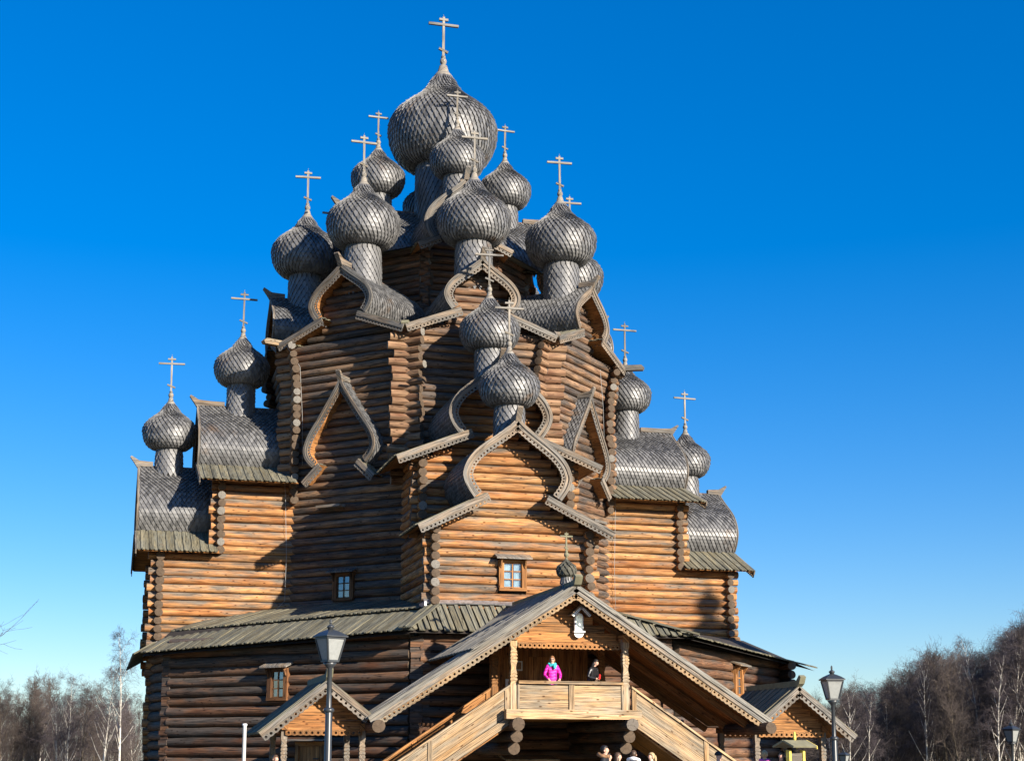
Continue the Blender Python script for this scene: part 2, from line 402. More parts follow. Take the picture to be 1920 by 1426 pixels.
def plank(mb, a, b, wv, up, th=.045, rnd=None, warm=0, point=.05, mat=0):
    """roof plank from upper end a to lower end b, width vector wv, chamfered lower end"""
    a, b, wv, up = map(vec, (a, b, wv, up)); d = (b - a).normalized(); L = (b - a).length; w_ = wv.length
    mb.prism([(0, 0), (L - point, 0), (L, w_ * .3), (L, w_ * .7), (L - point, w_), (0, w_)], a, d, wv / w_, up * th, rnd, warm, mat)

def barrel_roof(F, d0, d1, za, sx, sz, skirt, skirt_back, single=0, prof=BASE, wood_='board_grey', ridge_back=None, horn=.38, ridge=True, soffit='board_orange', plank_mat='roof_plank', brd=(.17, .13, .31), shell_gap=0):
    """barrel ('bochka') gable roof: shell, shingles, ridge log, carved bargeboards and flared plank skirts"""
    c = [Vector((p.x * sx, za + p.y * sz)) for p in catmull(prof, .1)]
    mb = MB(); N = inward(c)
    for sd_ in (-1, 1):
        for o, mi in ((0.0, 0), (.07, 1)):
            vs = []; gr = []
            for i, (p, n) in enumerate(zip(c, N)):
                q = p + n * o
                vs += [F(sd_ * q.x, d0 - .02, q.y), F(sd_ * q.x, d1, q.y)]; gr += [(0, i * .1, 0), (d0 - d1, i * .1, 0)]
            mb.add(vs, [(2 * i, 2 * i + 1, 2 * i + 3, 2 * i + 2) for i in range(len(c) - 1)], gr, (.5, .3, 0), mi)
    top = mb.build('barrel_roof', ['dark', soffit], CH)
    mb = MB()
    for sd_ in (-1, 1): shingle_curve(mb, F, [p.copy() for p in c], d0 - .0, d1, sd_)
    mb.build('shingles', 'shingle', top, kind='stuff')
    # ridge log with a carved, upturned front end
    if ridge:
        mb = MB(); rb = d1 if ridge_back is None else ridge_back; x = .10
        prof_ = [(d0 + horn * .25, za - .12), (d0 + horn * .55, za + .06), (d0 + horn, za + .30), (d0 + horn * .9, za + .36), (d0 + .02, za + .17), (d0 - .5, za + .14), (rb, za + .14), (rb, za - .04), (d0, za - .06)]
        mb.prism([(p[0], p[1]) for p in prof_], F(-x, 0, 0), F.n, (0, 0, 1), F.t * 2 * x)
        mb.build('ridge_log', 'board_grey', top)
    for sd_ in (-1, 1):
        mb = MB(); band(mb, F, c, -.03, brd[0], d0 + .045, .05, sd_); band(mb, F, c, -.05, brd[0] * .38, d0 + .085, .04, sd_)
        mb.build('bargeboard', wood_, top)
        mb = MB(); holed(mb, F, c[1:], brd[1], brd[2], d0 + .02, .03, sd_); mb.build('fretwork_edging', wood_, top)
    if skirt:
        xn, zn, xe, ze = skirt; L0, L1 = Vector((xn, zn)), Vector((xe, ze)); lc = resample([L0, L1], .3); tn_ = (L1 - L0).normalized(); up2 = Vector((-tn_.y, tn_.x))
        for sd_ in (-1, 1):
            mb = MB(); band(mb, F, lc, -.03, .15, d0 + .11, .05, sd_); mb.build('bargeboard', wood_, top)
            mb = MB(); holed(mb, F, lc, .12, .30, d0 + .085, .03, sd_); mb.build('fretwork_edging', wood_, top)
            up3 = F.t * (up2.x * sd_) + Vector((0, 0, up2.y)); one = single == sd_; n = max(1, round((d0 - skirt_back) / .155)); wd = (d0 - skirt_back) / n
            jm = MB()
            for k in range(n):
                mb = MB() if one else jm; da = d0 + .06 - k * wd; ex_ = rng.uniform(0, .03) + .05 * (k % 2)
                plank(mb, F(sd_ * (xn + .0), da, zn) + up3 * (.01 + .028 * (k % 2)), F(sd_ * (xe + ex_), da, ze - ex_ * .4) + up3 * (.01 + .028 * (k % 2)), -F.n * wd * 1.04, up3, .035)
                if one: mb.build('skirt_plank', plank_mat, top)
            if not one: jm.build('skirt_planks', plank_mat, top, kind='stuff')
            mb = MB(); up4 = up3 * -.03
            mb.add([F(sd_ * xn, d0, zn) + up4, F(sd_ * xe, d0, ze) + up4, F(sd_ * xe, skirt_back, ze) + up4, F(sd_ * xn, skirt_back, zn) + up4], [(0, 1, 2, 3)], [(0, 0, 0), (0, 2, 0), (3, 2, 0), (3, 0, 0)], (.4, .4, 0))
            mb.build('soffit', soffit, top)
    return top, c

def halfw(c, z):
    best = 0
    for a, b in zip(c, c[1:]):
        if min(a.y, b.y) <= z <= max(a.y, b.y): best = max(best, a.x + (b.x - a.x) * (z - a.y) / ((b.y - a.y) or 1e-9))
    return best

def log_wall(F, d, s0, s1, z0, z1, r=.149, pitch=.30, ext=(.36, .36), single=True, warm=0, mat='log', gable=None, flare=0, jit=.07, zoff=0, gaps=(), name='log_wall', core=True, endw=0):
    """courses of round logs; ends run past the corners. gable: list of (half width, z)"""
    mb = MB()
    if core: mb.box(F(s0, d - .10, z0), F.t * (s1 - s0), F.n * .07, (0, 0, z1 - z0), rnd=.3)
    else: mb.box(F(s0 * .2, d - .06, z0), F.t * (s1 - s0) * .2, F.n * .10, (0, 0, .2), rnd=.3)
    top = mb.build(name, 'dark', CH)
    gab = set(); jm = MB(); rows = []; z = z0 + zoff + pitch / 2
    while z < z1 + .01:
        fl = flare * max(0, (z - (z1 - 1.7)) / 1.7) ** 1.4 if flare else 0
        rows.append((s0 - ext[0] - fl * .45 + rng.uniform(-jit, jit), s1 + ext[1] + fl * .45 + rng.uniform(-jit, jit), z, d + fl)); z += pitch
    if gable:
        for hw, zz in gable: rows.append((-hw, hw, zz, d)); gab.add(rows[-1])
    for a, b, z, dd in rows:
        parts = [(a, b)]
        for g0, g1, gz0, gz1 in gaps:
            if gz0 - .02 < z < gz1 + .02:
                parts = [q for p in parts for q in (((p[0], g0), (g1, p[1])) if p[0] < g0 and p[1] > g1 else (p,))]
        for a2, b2 in parts:
            m2 = MB() if single else jm
            m2.log(F(a2, dd, z), F(b2, dd, z), r * rng.uniform(.975, 1.05), warm=warm + rng.uniform(-.32, .32), endw=endw if (a2, b2) == (a, b) and (a, b, z, dd) not in gab else 0)
            if single: m2.build('log', mat, top)
    if not single: jm.build('log_courses', mat, top, kind='stuff')
    return top

def onion(name, Rr, zt, drum, N, e, parent=None, sm='shingle', cm='cross'):
    """onion dome centred on its widest ring; zt = height of the cross top above it, drum = depth of the drum's foot below it"""
    P = [(.50, -.66), (.66, -.63), (.83, -.50), (.95, -.27), (1.0, 0), (.98, .15), (.86, .35), (.655, .53), (.45, .69), (.31, .85), (.22, 1.01), (.165, 1.15)]
    c = [Vector((p.x * Rr, p.y * Rr)) for p in catmull(P, .06)]
    c = resample(c, e)
    mb = MB(); mb.lathe([(p.x, p.y) for p in c], n=32); top = mb.build(name, 'dark', parent)
    mb = MB()
    for i in range(len(c) - 1):           # rows from below upwards
        lo2 = c[i - 1] if i else c[0] + (c[0] - c[1]) * .7 + Vector((.5, -.15)) * e; lo, hi = c[i], c[i + 1]
        t = (hi - lo).normalized(); no = Vector((t.y, -t.x)); n_ = N if hi.x > .30 * Rr else N // 2
        for k in range(n_):
            ph = (k + (.5 if i % 2 else 0)) * 2 * math.pi / n_; h = math.pi / n_ * .80
            P3 = lambda q, a: Vector((q.x * math.cos(a), q.x * math.sin(a), q.y))
            nv = Vector((no.x * math.cos(ph), no.x * math.sin(ph), no.y))
            shingle(mb, P3(hi, ph + h), P3(hi, ph - h), P3(lo, ph + h), P3(lo, ph - h), P3(lo2, ph), nv, rng.random(), .034 + .014 * Rr)
    mb.build('dome_shingles', sm, top, kind='stuff')
    # drum
    rd = .50 * Rr; mb = MB(); mb.lathe([(rd * .97, -drum), (rd * .94, -.55 * Rr)], n=24); dr = mb.build('drum', 'dark', top)
    mb = MB(); e2 = e * 1.15; rows = max(3, int((drum - .6 * Rr) / e2)); n_ = max(14, int(N * .52))
    for i in range(rows):
        z = -drum + i * e2
        rr = rd * (.97 + .05 * (1 - i / rows))
        for k in range(n_):
            ph = (k + (.5 if i % 2 else 0)) * 2 * math.pi / n_; h = math.pi / n_ * .80
            P3 = lambda zz, a: Vector((rr * math.cos(a), rr * math.sin(a), zz))
            shingle(mb, P3(z + e2, ph + h), P3(z + e2, ph - h), P3(z, ph + h), P3(z, ph - h), P3(z - e2, ph), Vector((math.cos(ph), math.sin(ph), 0)), .35 + .65 * rng.random())
    mb.build('drum_shingles', 'shingle', top, kind='stuff')
    # finial and ball
    zb = 1.12 * Rr; hb = .29 * Rr + .02; rb = .062 + .035 * Rr
    mb = MB(); mb.lathe([(.20 * Rr, zb - .05 * Rr), (.185 * Rr, zb + .02 * Rr), (.12 * Rr, zb + hb * .35), (.11 * Rr, zb + hb * .38), (.07 * Rr + .01, zb + hb * .8), (rb * .8, zb + hb * .86), (rb * .55, zb + hb * .9),
        (rb * .95, zb + hb * 1.0), (rb * 1.05, zb + hb * 1.0 + rb * .6), (rb * .9, zb + hb * 1.0 + rb * 1.2), (rb * .5, zb + hb + rb * 1.7), (rb * .7, zb + hb + rb * 1.85), (rb * .62, zb + hb + rb * 2.3), (.03, zb + hb + rb * 2.4)], n=14)
    mb.build('finial', cm, top)
    z0 = zb + hb + rb * 2.2; H = zt - z0; wv = .028 + .026 * min(Rr, 2.3) + .012; th = wv * .8
    mb = MB(); mb.beam((0, 0, z0), (0, 0, zt), wv, th, up=(0, 1, 0))
    bw = H * .36
    mb.box((-bw, -th * .7, z0 + H * .775), (2 * bw, 0, 0), (0, th * 1.4, 0), (0, 0, wv * 1.0))
    mb.box((-bw * .3, -th * .66, z0 + H * .905), (bw * .6, 0, 0), (0, th * 1.32, 0), (0, 0, wv * .95))
    mb.beam((-bw * .30, 0, z0 + H * .15 + bw * .12), (bw * .30, 0, z0 + H * .15 - bw * .12), th * 1.36, wv * .9, up=(0, 0, 1))
    mb.tube([(0, 0, zt - .02), (0, 0, zt + H * .07)], .008, 4); mb.build('cross', cm, top)
    return top

FF, FFL, FL_, FR_, FFR, FB = Face(0), Face(-45), Face(-90), Face(90), Face(45), Face(180)
def gable_rows(c, skirt, zt, a, pitch=.30, top=.42, m=.15):
    xn, zn, xe, ze = skirt; rows = []; z = zt + pitch * .5
    while z < c[0].y - top:
        if z < zn - .12: hw = min(a, xn + (zn - .12 - z) / (zn - ze) * (xe - xn) - .1)
        else: hw = halfw(c, min(z, c[0].y)) - m; hw = min(hw, halfw(c, z + .12) - .08) if z > c[0].y - 1.4 else hw
        if z < zn + .5: hw = max(hw, min(a, xn + max(0, (zn - z)) * 1.5)) if z < zn else min(max(hw, xn - .05), 9)
        if hw > .12: rows.append((hw, z))
        z += pitch
    return rows
A_, V1, V2 = 2.7, 9.1, 11.27
SK2 = (1.05, 10.16, 3.42, 9.0); SK1 = (1.08, 12.80, 3.75, 11.72); SK8 = (.84, 18.05, 2.95, 17.25); SKT = (1.1, 21.8, 1.95, 21.42)
for F, sing in ((FF, True), (FL_, True), (FR_, True), (FB, False)):
    o_ = .38 if F is FR_ else 0
    t2, c2 = barrel_roof(F, 12.1 + o_, 9.05, 12.8, 1.03, 1.0, SK2, 9.15 + o_, single=1 if F is FL_ else (-1 if F is FR_ else 0), ridge_back=11.6 + o_)
    t1, c1 = barrel_roof(F, 9.9 + o_, 5.6, 15.4, 1.03, 1.0, SK1, 6.3, single=1 if F is FL_ else (-1 if F is FR_ else 0), ridge_back=8.9)
    front = F is FF
    # end walls of the outer and inner step
    log_wall(F, V2 + o_, -A_, A_, 5.7 if front else 0, 9.2, single=front, warm=.34, gable=gable_rows(c2, SK2, 9.2, A_ + .1), gaps=[(-.5, .5, 7.05, 7.95)] if front else [])
    log_wall(F, V1 + o_, -A_, A_, 9.0, 12.0, single=front, warm=.22, gable=gable_rows(c1, SK1, 12.0, A_ + .1))
    # side walls
    for sg in (-1, 1):
        G = Face(math.degrees(math.atan2(F.n.x, -F.n.y)) + 90 * sg)
        vis = (F is FL_ and sg == 1) or (F is FR_ and sg == -1)
        lo = 5.0 if vis else (5.7 if front else 4.5)
        s_in, s_out2, s_out1 = 6.2, V2 + o_, V1 + o_
        a2 = (-s_out2, -s_in) if sg == 1 else (s_in, s_out2); a1 = (-s_out1, -s_in) if sg == 1 else (s_in, s_out1)
        e2 = (.40, 0) if sg == 1 else (0, .40)
        log_wall(G, A_, a2[0], a2[1], lo, 9.2, ext=e2, single=vis or (front and sg == -1), warm=.36, zoff=.15)
        log_wall(G, A_, a1[0], a1[1], 9.2, 12.1, ext=e2, single=vis, warm=.33, zoff=.15)
# main octagon
for i, (deg, z0, sing) in enumerate(((0, 11.2, True), (-45, 6.4, True), (45, 6.4, True), (-90, 11, False), (90, 11, False), (135, 11, False), (-135, 11, False), (180, 11, False))):
    F = Face(deg); t8, c8 = barrel_roof(F, 7.12, 2.9, 20.1, .80, .76, SK8, 5.9, ridge_back=6.6, brd=(.17, .13, .31))
    gp = [(-.47, .47, 7.28, 8.18)] if deg == -45 else []
    log_wall(F, 6.4, -2.65, 2.65, z0, 17.3, ext=(.66, .66), single=sing, warm=.05, mat='log_oct', gable=gable_rows(c8, SK8, 17.3, 2.75), flare=.3, jit=.13, zoff=.15 * (i % 2 == 0), gaps=gp, endw=.9)
for F in (FFL, FFR):
    barrel_roof(F, 7.02, 6.4, 15.55, 1.0, .98, (.92, 12.38, 1.66, 11.72), 6.5, prof=TALL, horn=.22, ridge_back=6.5, brd=(.12, .09, .23))
for deg, r1, mt in ((-67.5, 8.35, 'board_fresh'), (67.5, 8.5, 'board_grey'), (-22.5, 7.75, 'moss'), (22.5, 7.75, 'board_grey')):
    F = Face(deg); mb = MB(); mb.prism([(6.4, 0), (r1, 0), (r1 + .06, .1), (r1 - .06, .22), (6.4, .22)], F(-.13, 0, 17.22), F.n, (0, 0, 1), F.t * .26)
    mb.build('water_spout', mt, CH)
for F, s, z in ((FFL, -.55, 10.72), (FFR, 1.05, 10.62)):
    mb = MB(); mb.box(F(s - .55, 6.5, z), F.t * 1.1, F.n * .45, (0, 0, .10)); mb.build('wall_shelf', 'board_grey', CH)
# upper octagon
for deg, sing in ((0, False), (-45, False), (45, False), (-90, False), (90, False), (135, False), (-135, False), (180, False)):
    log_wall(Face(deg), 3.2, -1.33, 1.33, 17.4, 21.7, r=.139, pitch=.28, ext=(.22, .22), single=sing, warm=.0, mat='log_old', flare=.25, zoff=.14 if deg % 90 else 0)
for deg in (0, -90, 90, 180):
    barrel_roof(Face(deg), 4.4, .3, 24.35, .92, 1.0, SKT, 3.0, ridge_back=3.6, brd=(.30, .26, .44))
    F = Face(deg); mb = MB()
    for k in range(9):
        z = 21.75 + k * .29; hw = halfw([Vector((p.x * .92, 24.35 + p.y)) for p in catmull(BASE, .1)], z) - .14
        if hw > .1: mb.log(F(-hw, 3.4, z), F(hw, 3.4, z), .15)
    mb.build('gable_logs', 'log_old', CH, kind='stuff')
for k in range(4):
    F = Face(45 + 90 * k); mb = MB()
    mb.add([F(-1.9, 4.1, 21.5), F(1.9, 4.1, 21.5), F(0, .8, 22.6)], [(0, 1, 2)], [(0, 0, 0), (0, 3, 0), (3, 1.5, 0)]); mb.add([F(-1.9, 4.1, 21.45), F(1.9, 4.1, 21.45), F(0, .8, 22.5)], [(0, 2, 1)])
    mb.build('valley_roof', 'roof_plank', CH)
# domes
def put_domes(proto, spots, z):
    for i, (x, y) in enumerate(spots):
        o = proto if i == 0 else copy_tree(proto, CH)
        o.parent = CH; o.location = (x, y, z + rng.uniform(-.06, .06)); o.rotation_euler = (R(rng.uniform(-.7, .7)), R(rng.uniform(-.7, .7)), R(rng.uniform(-5, 5)))
onion('onion_dome', 2.3, 5.43, 6.3, 66, .20, CH).location = (0, 0, 28.02)
car = [(0, -1), (-1, 0), (1, 0), (0, 1)]; dia = [(-.7071, -.7071), (.7071, -.7071), (-.7071, .7071), (.7071, .7071)]
put_domes(onion('onion_dome', 1.1, 3.0, 2.3, 38, .135, CH), [(x * 2.79, y * 2.79) for x, y in car], 25.71)
put_domes(onion('onion_dome', 1.40, 3.69, 2.9, 44, .15, CH), [(x * 5.75, y * 5.75) for x, y in car + dia], 22.09)
put_domes(onion('onion_dome', 1.07, 3.23, 2.3, 38, .13, CH), [(x * 8.25, y * 8.25) for x, y in car], 16.95)
put_domes(onion('onion_dome', 1.02, 3.10, 1.74, 36, .13, CH), [(x * 11.0, y * 11.0) for x, y in car], 14.12)

# windows
def window(F, s, d, zc, w_, h_, cols, rows, hood=True, curtain=True, parent=None, depth=.16, cm='board_orange'):
    j = .17; mb = MB()
    for x in (-w_ / 2 - j, w_ / 2): mb.box(F(s + x, d, zc - h_ / 2 - .05), F.t * j, F.n * depth, (0, 0, h_ + .16), grain=2, warm=.3)
    mb.box(F(s - w_ / 2 - j, d - .002, zc - h_ / 2 - .12), F.t * (w_ + 2 * j), F.n * (depth + .03), (0, 0, .10), warm=.3)
    mb.box(F(s - w_ / 2, d, zc + h_ / 2), F.t * w_, F.n * depth, (0, 0, .12), warm=.3)
    top = mb.build('window', cm, parent or CH)
    mb = MB(); b = .035
    for i in range(cols + 1): mb.box(F(s - w_ / 2 + i * w_ / cols - b / 2, d + .05, zc - h_ / 2), F.t * b, F.n * .05, (0, 0, h_), grain=2, warm=.3)
    for i in range(rows + 1): mb.box(F(s - w_ / 2 + .001, d + .053, zc - h_ / 2 + i * h_ / rows - b / 2), F.t * (w_ - .002), F.n * .044, (0, 0, b), warm=.3)
    mb.build('sash', cm, top)
    for i in range(cols):
        for k in range(rows):
            mb = MB(); tl = rng.uniform(-.004, .004)
            a = F(s - w_ / 2 + i * w_ / cols, d + .065, zc - h_ / 2 + k * h_ / rows)
            mb.box(a, F.t * (w_ / cols) + F.n * tl, F.n * .006, Vector((0, 0, h_ / rows)) + F.n * rng.uniform(-.006, .006)); mb.build('pane', 'pane' if curtain else 'glass', top)
    if curtain == 'low':
        for q in (-.26, -.02, .2):
            mb = MB(); mb.lathe([(.05, 0), (.06, .05), (.04, .16), (.05, .22), (.02, .24)], F(s + q * w_, d + .0, zc - h_ / 2 + .02), n=10); mb.build('white_vase', 'curtain', top)
    elif curtain:
        for sg in (-1, 1):
            mb = MB(); vs = []; n = 9
            for k in range(n):
                x = sg * (w_ / 2 - k * w_ * .40 / (n - 1)); q = .012 * math.sin(k * 2.4)
                vs += [F(s + x, d + .03 + q, zc - h_ / 2), F(s + x, d + .03 + q, zc + h_ / 2)]
            mb.add(vs, [(2 * k, 2 * k + 1, 2 * k + 3, 2 * k + 2) for k in range(n - 1)], smooth=True); mb.build('curtain', 'curtain', top)
    mb = MB(); mb.box(F(s - w_ / 2, d - .12, zc - h_ / 2), F.t * w_, F.n * .02, (0, 0, h_)); mb.build('reveal', 'dark', top)
    if hood:
        mb = MB(); hw = w_ / 2 + j + .14
        mb.prism([(0, .17), (.42, .02), (.42, .07), (0, .24)], F(s - hw, d, zc + h_ / 2 + .09), F.n, (0, 0, 1), F.t * 2 * hw); mb.build('hood', 'board_grey', top)
        for x in (-w_ / 2 - j * .8, w_ / 2 + j * .8 - .05):
            mb = MB(); mb.prism([(.14, -.28), (.2, -.2), (.3, -.03), (.36, .06), (.14, .12)], F(s + x, d, zc + h_ / 2 + .06), F.n, (0, 0, 1), F.t * .05)
            mb.build('hood_bracket', cm, top)
    return top
def pane_mat():
    t = NT('pane_glass'); tr = t.n('ShaderNodeBsdfTransparent'); gl = t.n('ShaderNodeBsdfGlossy'); gl.inputs['Roughness'].default_value = .04
    fr = t.n('ShaderNodeFresnel'); fr.inputs[0].default_value = 1.5; mx = t.n('ShaderNodeMixShader')
    tr.inputs[0].default_value = (.80, .86, .88, 1)
    t.t.links.new(t.math('ADD', fr.outputs[0], .10), mx.inputs[0]); t.t.links.new(tr.outputs[0], mx.inputs[1]); t.t.links.new(gl.outputs[0], mx.inputs[2])
    t.t.links.new(mx.outputs[0], t.t.nodes['Material Output'].inputs[0]); return t.m
M['pane'] = pane_mat()
window(FF, 0, V2 + .09, 7.53, .62, .82, 2, 3)
window(FFL, -.02, 6.46, 7.72, .6, .8, 2, 3, cm='board_brown_shaded')

# ---- gallery round the foot of the church
def z_eave(F, s):
    return (5.48 - (6.4 - s) * .033) if F is FFL else (5.47 - (s + 4.95) * .034)
def gallery_roof(F, s0, s1, de, dmin, single):
    mb = MB(); mb.add([F(s0, de - .1, z_eave(F, s0) - .1), F(s1, de - .1, z_eave(F, s1) - .1), F(s1, 10.2, 6.28), F(s0, 10.2, 6.1)], [(0, 1, 2, 3)])
    top = mb.build('gallery_roof', 'dark', CH); jm = MB(); n = round((s1 - s0) / .19); wd = (s1 - s0) / n
    for k in range(n):
        s = s0 + k * wd; sm = s + wd / 2; ze = z_eave(F, sm); dm = dmin(sm); zt = ze + .84; h = .014 * (k % 2)
        up = (F.n * .42 + Vector((0, 0, 1))).normalized()
        m1 = MB() if single else jm; du = max(dm, 10.1)
        zu = ze + (de - du) / (de - 10.2) * .84
        plank(m1, F(s, du, zu) + up * h, F(s, de + rng.uniform(-.02, .04), ze) + up * h, F.t * wd * 1.05, up, .04, point=.04)
        if single: m1.build('plank', 'roof_plank', top)
        if dm < 9.9:
            m1 = MB() if single else jm; za = zt + (10.4 - dm) / (10.4 - 6.4) * (7.06 - zt); up = (F.n * .2 + Vector((0, 0, 1))).normalized()
            plank(m1, F(s, dm, za) + up * (h + .05), F(s, 10.4 + rng.uniform(-.03, .03), zt - .02) + up * (h + .05), F.t * wd * 1.05, up, .04, point=.04)
            if single: m1.build('plank', 'roof_plank', top)
    if not single: jm.build('planks', 'roof_plank', top, kind='stuff')
    return top
gallery_roof(FFL, -4.95, 6.4, 11.9, lambda s: max(6.5, 4.05 - s, s + 4.05), True)
gallery_roof(FFR, -4.95, 7.83, 13.36, lambda s: max(6.5, 4.05 - s, s + 4.05), False)
mb = MB(); mb.add([FF(-3.9, 12.85, 5.42), FF(5.95, 12.85, 5.42), FF(3.4, 11.55, 6.33), FF(-2.9, 11.55, 6.33)], [(0, 1, 2, 3)]); gf = mb.build('gallery_roof', 'dark', CH)
n = 48; wd = 9.85 / n
for k in range(n):
    s = -3.9 + k * wd; up = Vector((0, -.56, .83)); h = .045 * (k % 2); sm = s + wd / 2
    du = 11.55 + max(0, (-2.8 - sm)) * 1.3 + max(0, sm - 3.3) * .53; zu = 5.48 + (12.95 - du) / 1.4 * .93
    mb = MB(); plank(mb, FF(s, du, zu) + up * h, FF(s, 12.95 + rng.uniform(-.02, .03), 5.48) + up * h, (wd * (1.04 if k % 2 == 0 else .62), 0, 0), up, .04, point=.02)
    if k < 30: mb.build('plank', 'roof_plank', gf)
    else: mb.build('plank', 'roof_plank', gf)
for a, b in (((-2.72, -11.5, 6.47), (-3.98, -13.05, 5.55)), ((3.2, -11.5, 6.44), (6.05, -13.05, 5.52))):
    mb = MB(); a, b = Vector(a), Vector(b); d = (b - a).normalized(); sd_ = d.cross((0, 0, 1)).normalized(); nn = sd_.cross(d)
    mb.box(a - sd_ * .24, d * (b - a).length, sd_ * .235, nn * .04 + sd_ * -.0); mb.box(a + sd_ * .005, d * (b - a).length, sd_ * .235, nn * .04); mb.beam(a + nn * .05, b + nn * .05, .06, .05)
    mb.build('hip_board', 'roof_plank', gf)
mb = MB()
for k in range(12):
    s = -3.05 + k * .51; mb.box(FF(s, 11.40, 6.62 + rng.uniform(-.012, .012)), (.515, 0, 0), (0, -.17, -.13), (0, -.02, .03))
mb.box((-3.12, -11.95, 6.38), (.06, 0, 0), (0, .9, .0), (0, 0, .14)); mb.build('roof_flashing', 'flash', CH)
# lean-to eave along the left end
mb = MB()
for k in range(52):
    s = 4.6 - (k + 1) * .215; plank(mb, FL_(s, 11.4, 5.5) + Vector((0, 0, .03 * (k % 2))), FL_(s, 12.15, 5.06) + Vector((0, 0, .03 * (k % 2))), FL_.t * .22, (-.5, 0, .85), .04)
mb.build('lean_to_planks', 'roof_plank', CH, kind='stuff')
# gallery walls
GR, GP = .171, .345
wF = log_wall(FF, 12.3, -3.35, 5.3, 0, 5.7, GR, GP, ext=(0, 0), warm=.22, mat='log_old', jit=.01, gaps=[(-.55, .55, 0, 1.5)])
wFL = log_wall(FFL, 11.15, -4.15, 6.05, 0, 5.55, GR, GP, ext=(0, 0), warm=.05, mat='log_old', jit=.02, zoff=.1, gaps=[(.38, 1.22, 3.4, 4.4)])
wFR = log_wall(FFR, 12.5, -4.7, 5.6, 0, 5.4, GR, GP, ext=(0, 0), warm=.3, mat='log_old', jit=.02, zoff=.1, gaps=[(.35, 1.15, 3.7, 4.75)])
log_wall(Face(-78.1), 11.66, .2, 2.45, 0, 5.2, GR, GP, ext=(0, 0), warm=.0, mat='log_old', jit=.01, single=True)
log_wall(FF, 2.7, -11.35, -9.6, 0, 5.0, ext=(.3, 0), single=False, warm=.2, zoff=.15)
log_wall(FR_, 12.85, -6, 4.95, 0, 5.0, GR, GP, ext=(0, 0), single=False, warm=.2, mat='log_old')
def dovetail(F, s, d, wd, z1, parent):
    mb = MB(); z = 0; k = 0
    while z < z1:
        a = rng.uniform(-.015, .02); mb.box(F(s - wd / 2 - a, d - .25, z), F.t * (wd + 2 * a), F.n * (.40 + a + .04 * (k % 2)), (0, 0, GP / 2 - .006), warm=rng.uniform(-.5, .5)); z += GP / 2; k += 1
    mb.build('dovetail_corner', 'log_old', parent)
dovetail(Face(-22.5), 1.55, 12.62, .40, 5.3, wFL); dovetail(FF, -3.2, 12.25, .34, 5.3, wF)
dovetail(FFL, -4.28, 11.1, .34, 5.1, wFL); dovetail(Face(22.5), -.05, 13.32, .40, 5.3, wFR); dovetail(FFR, 5.7, 12.45, .34, 5.1, wFR)
window(FFL, .8, 11.22, 3.92, .52, .86, 2, 3, curtain='low', cm='board_brown_shaded')
window(FFR, .75, 12.57, 4.22, .5, .9, 2, 3, curtain=False)

# cables running down the log corners
mb = MB(); mb.tube([FFL(-2.45, 7.2, 17.1), FFL(-2.2, 6.7, 16.4), FFL(-2.05, 6.68, 14.5), FFL(-2.0, 6.66, 12.5)], .008, 5); mb.build('lightning_cable', 'cable', CH)
mb = MB(); mb.tube([FFR(-.4 + 1.9, 6.75, 17.0), FFR(1.8, 6.72, 15.5), FFR(2.0, 6.7, 12)], .008, 5); mb.build('lightning_cable', 'cable', CH)
mb = MB(); mb.tube([FL_(2.92, 6.75, 12.0), FL_(2.95, 6.7, 11.4), FL_(2.95, 6.6, 9), FL_(2.97, 6.62, 7.3), FL_(2.97, 7.0, 6.9)], .008, 5); mb.build('lightning_cable', 'cable', CH)
mb = MB(); mb.tube([FR_(-2.95, 6.7, 11.8), FR_(-2.95, 6.62, 9), FR_(-2.97, 6.65, 6.9)], .008, 5); mb.build('lightning_cable', 'cable', CH)

# ------------------------------------------------------------------ stair porch in front of the gallery
def P3(u, v, z): return Vector((u, -v, z))
def straight(F, x0, z0, x1, z1): return resample([Vector((x0, z0)), Vector((x1, z1))], .4)
def turned_post(mb, u, v, z0, z1, wd=.24):
    """square post carved with rings and a waist"""
    h = z1 - z0; q = wd / 2 * 1.3
    pr = [(q, 0), (q, h * .36), (q * .8, h * .385), (q * .8, h * .395), (q, h * .41), (q, h * .43), (q * .82, h * .437), (q * .82, h * .447), (q, h * .454), (q, h * .475), (q * .82, h * .482), (q * .82, h * .49), (q * .96, h * .50),
          (q * .72, h * .56), (q * .70, h * .59), (q * .88, h * .645), (q, h * .66), (q, h * .68), (q * .82, h * .687), (q * .82, h * .695), (q, h * .702), (q, h * .725), (q * .82, h * .732), (q * .82, h * .74), (q, h * .747), (q, h * .77), (q * .82, h * .777), (q * .82, h * .785), (q, h * .795),
          (q * .74, h * .83), (q * .92, h * .875), (q, h * .88), (q, h)]
    mb.lathe(pr, P3(u, v, z0), n=4, smooth=False, a0=math.pi / 4, rnd=rng.random())
PO = empty('stair_porch', (0, 0, 0), parent=CH)
VF = 18.4; RZ, EU, EZ = 6.42, 6.05, 2.56; SL = (RZ - EZ) / EU
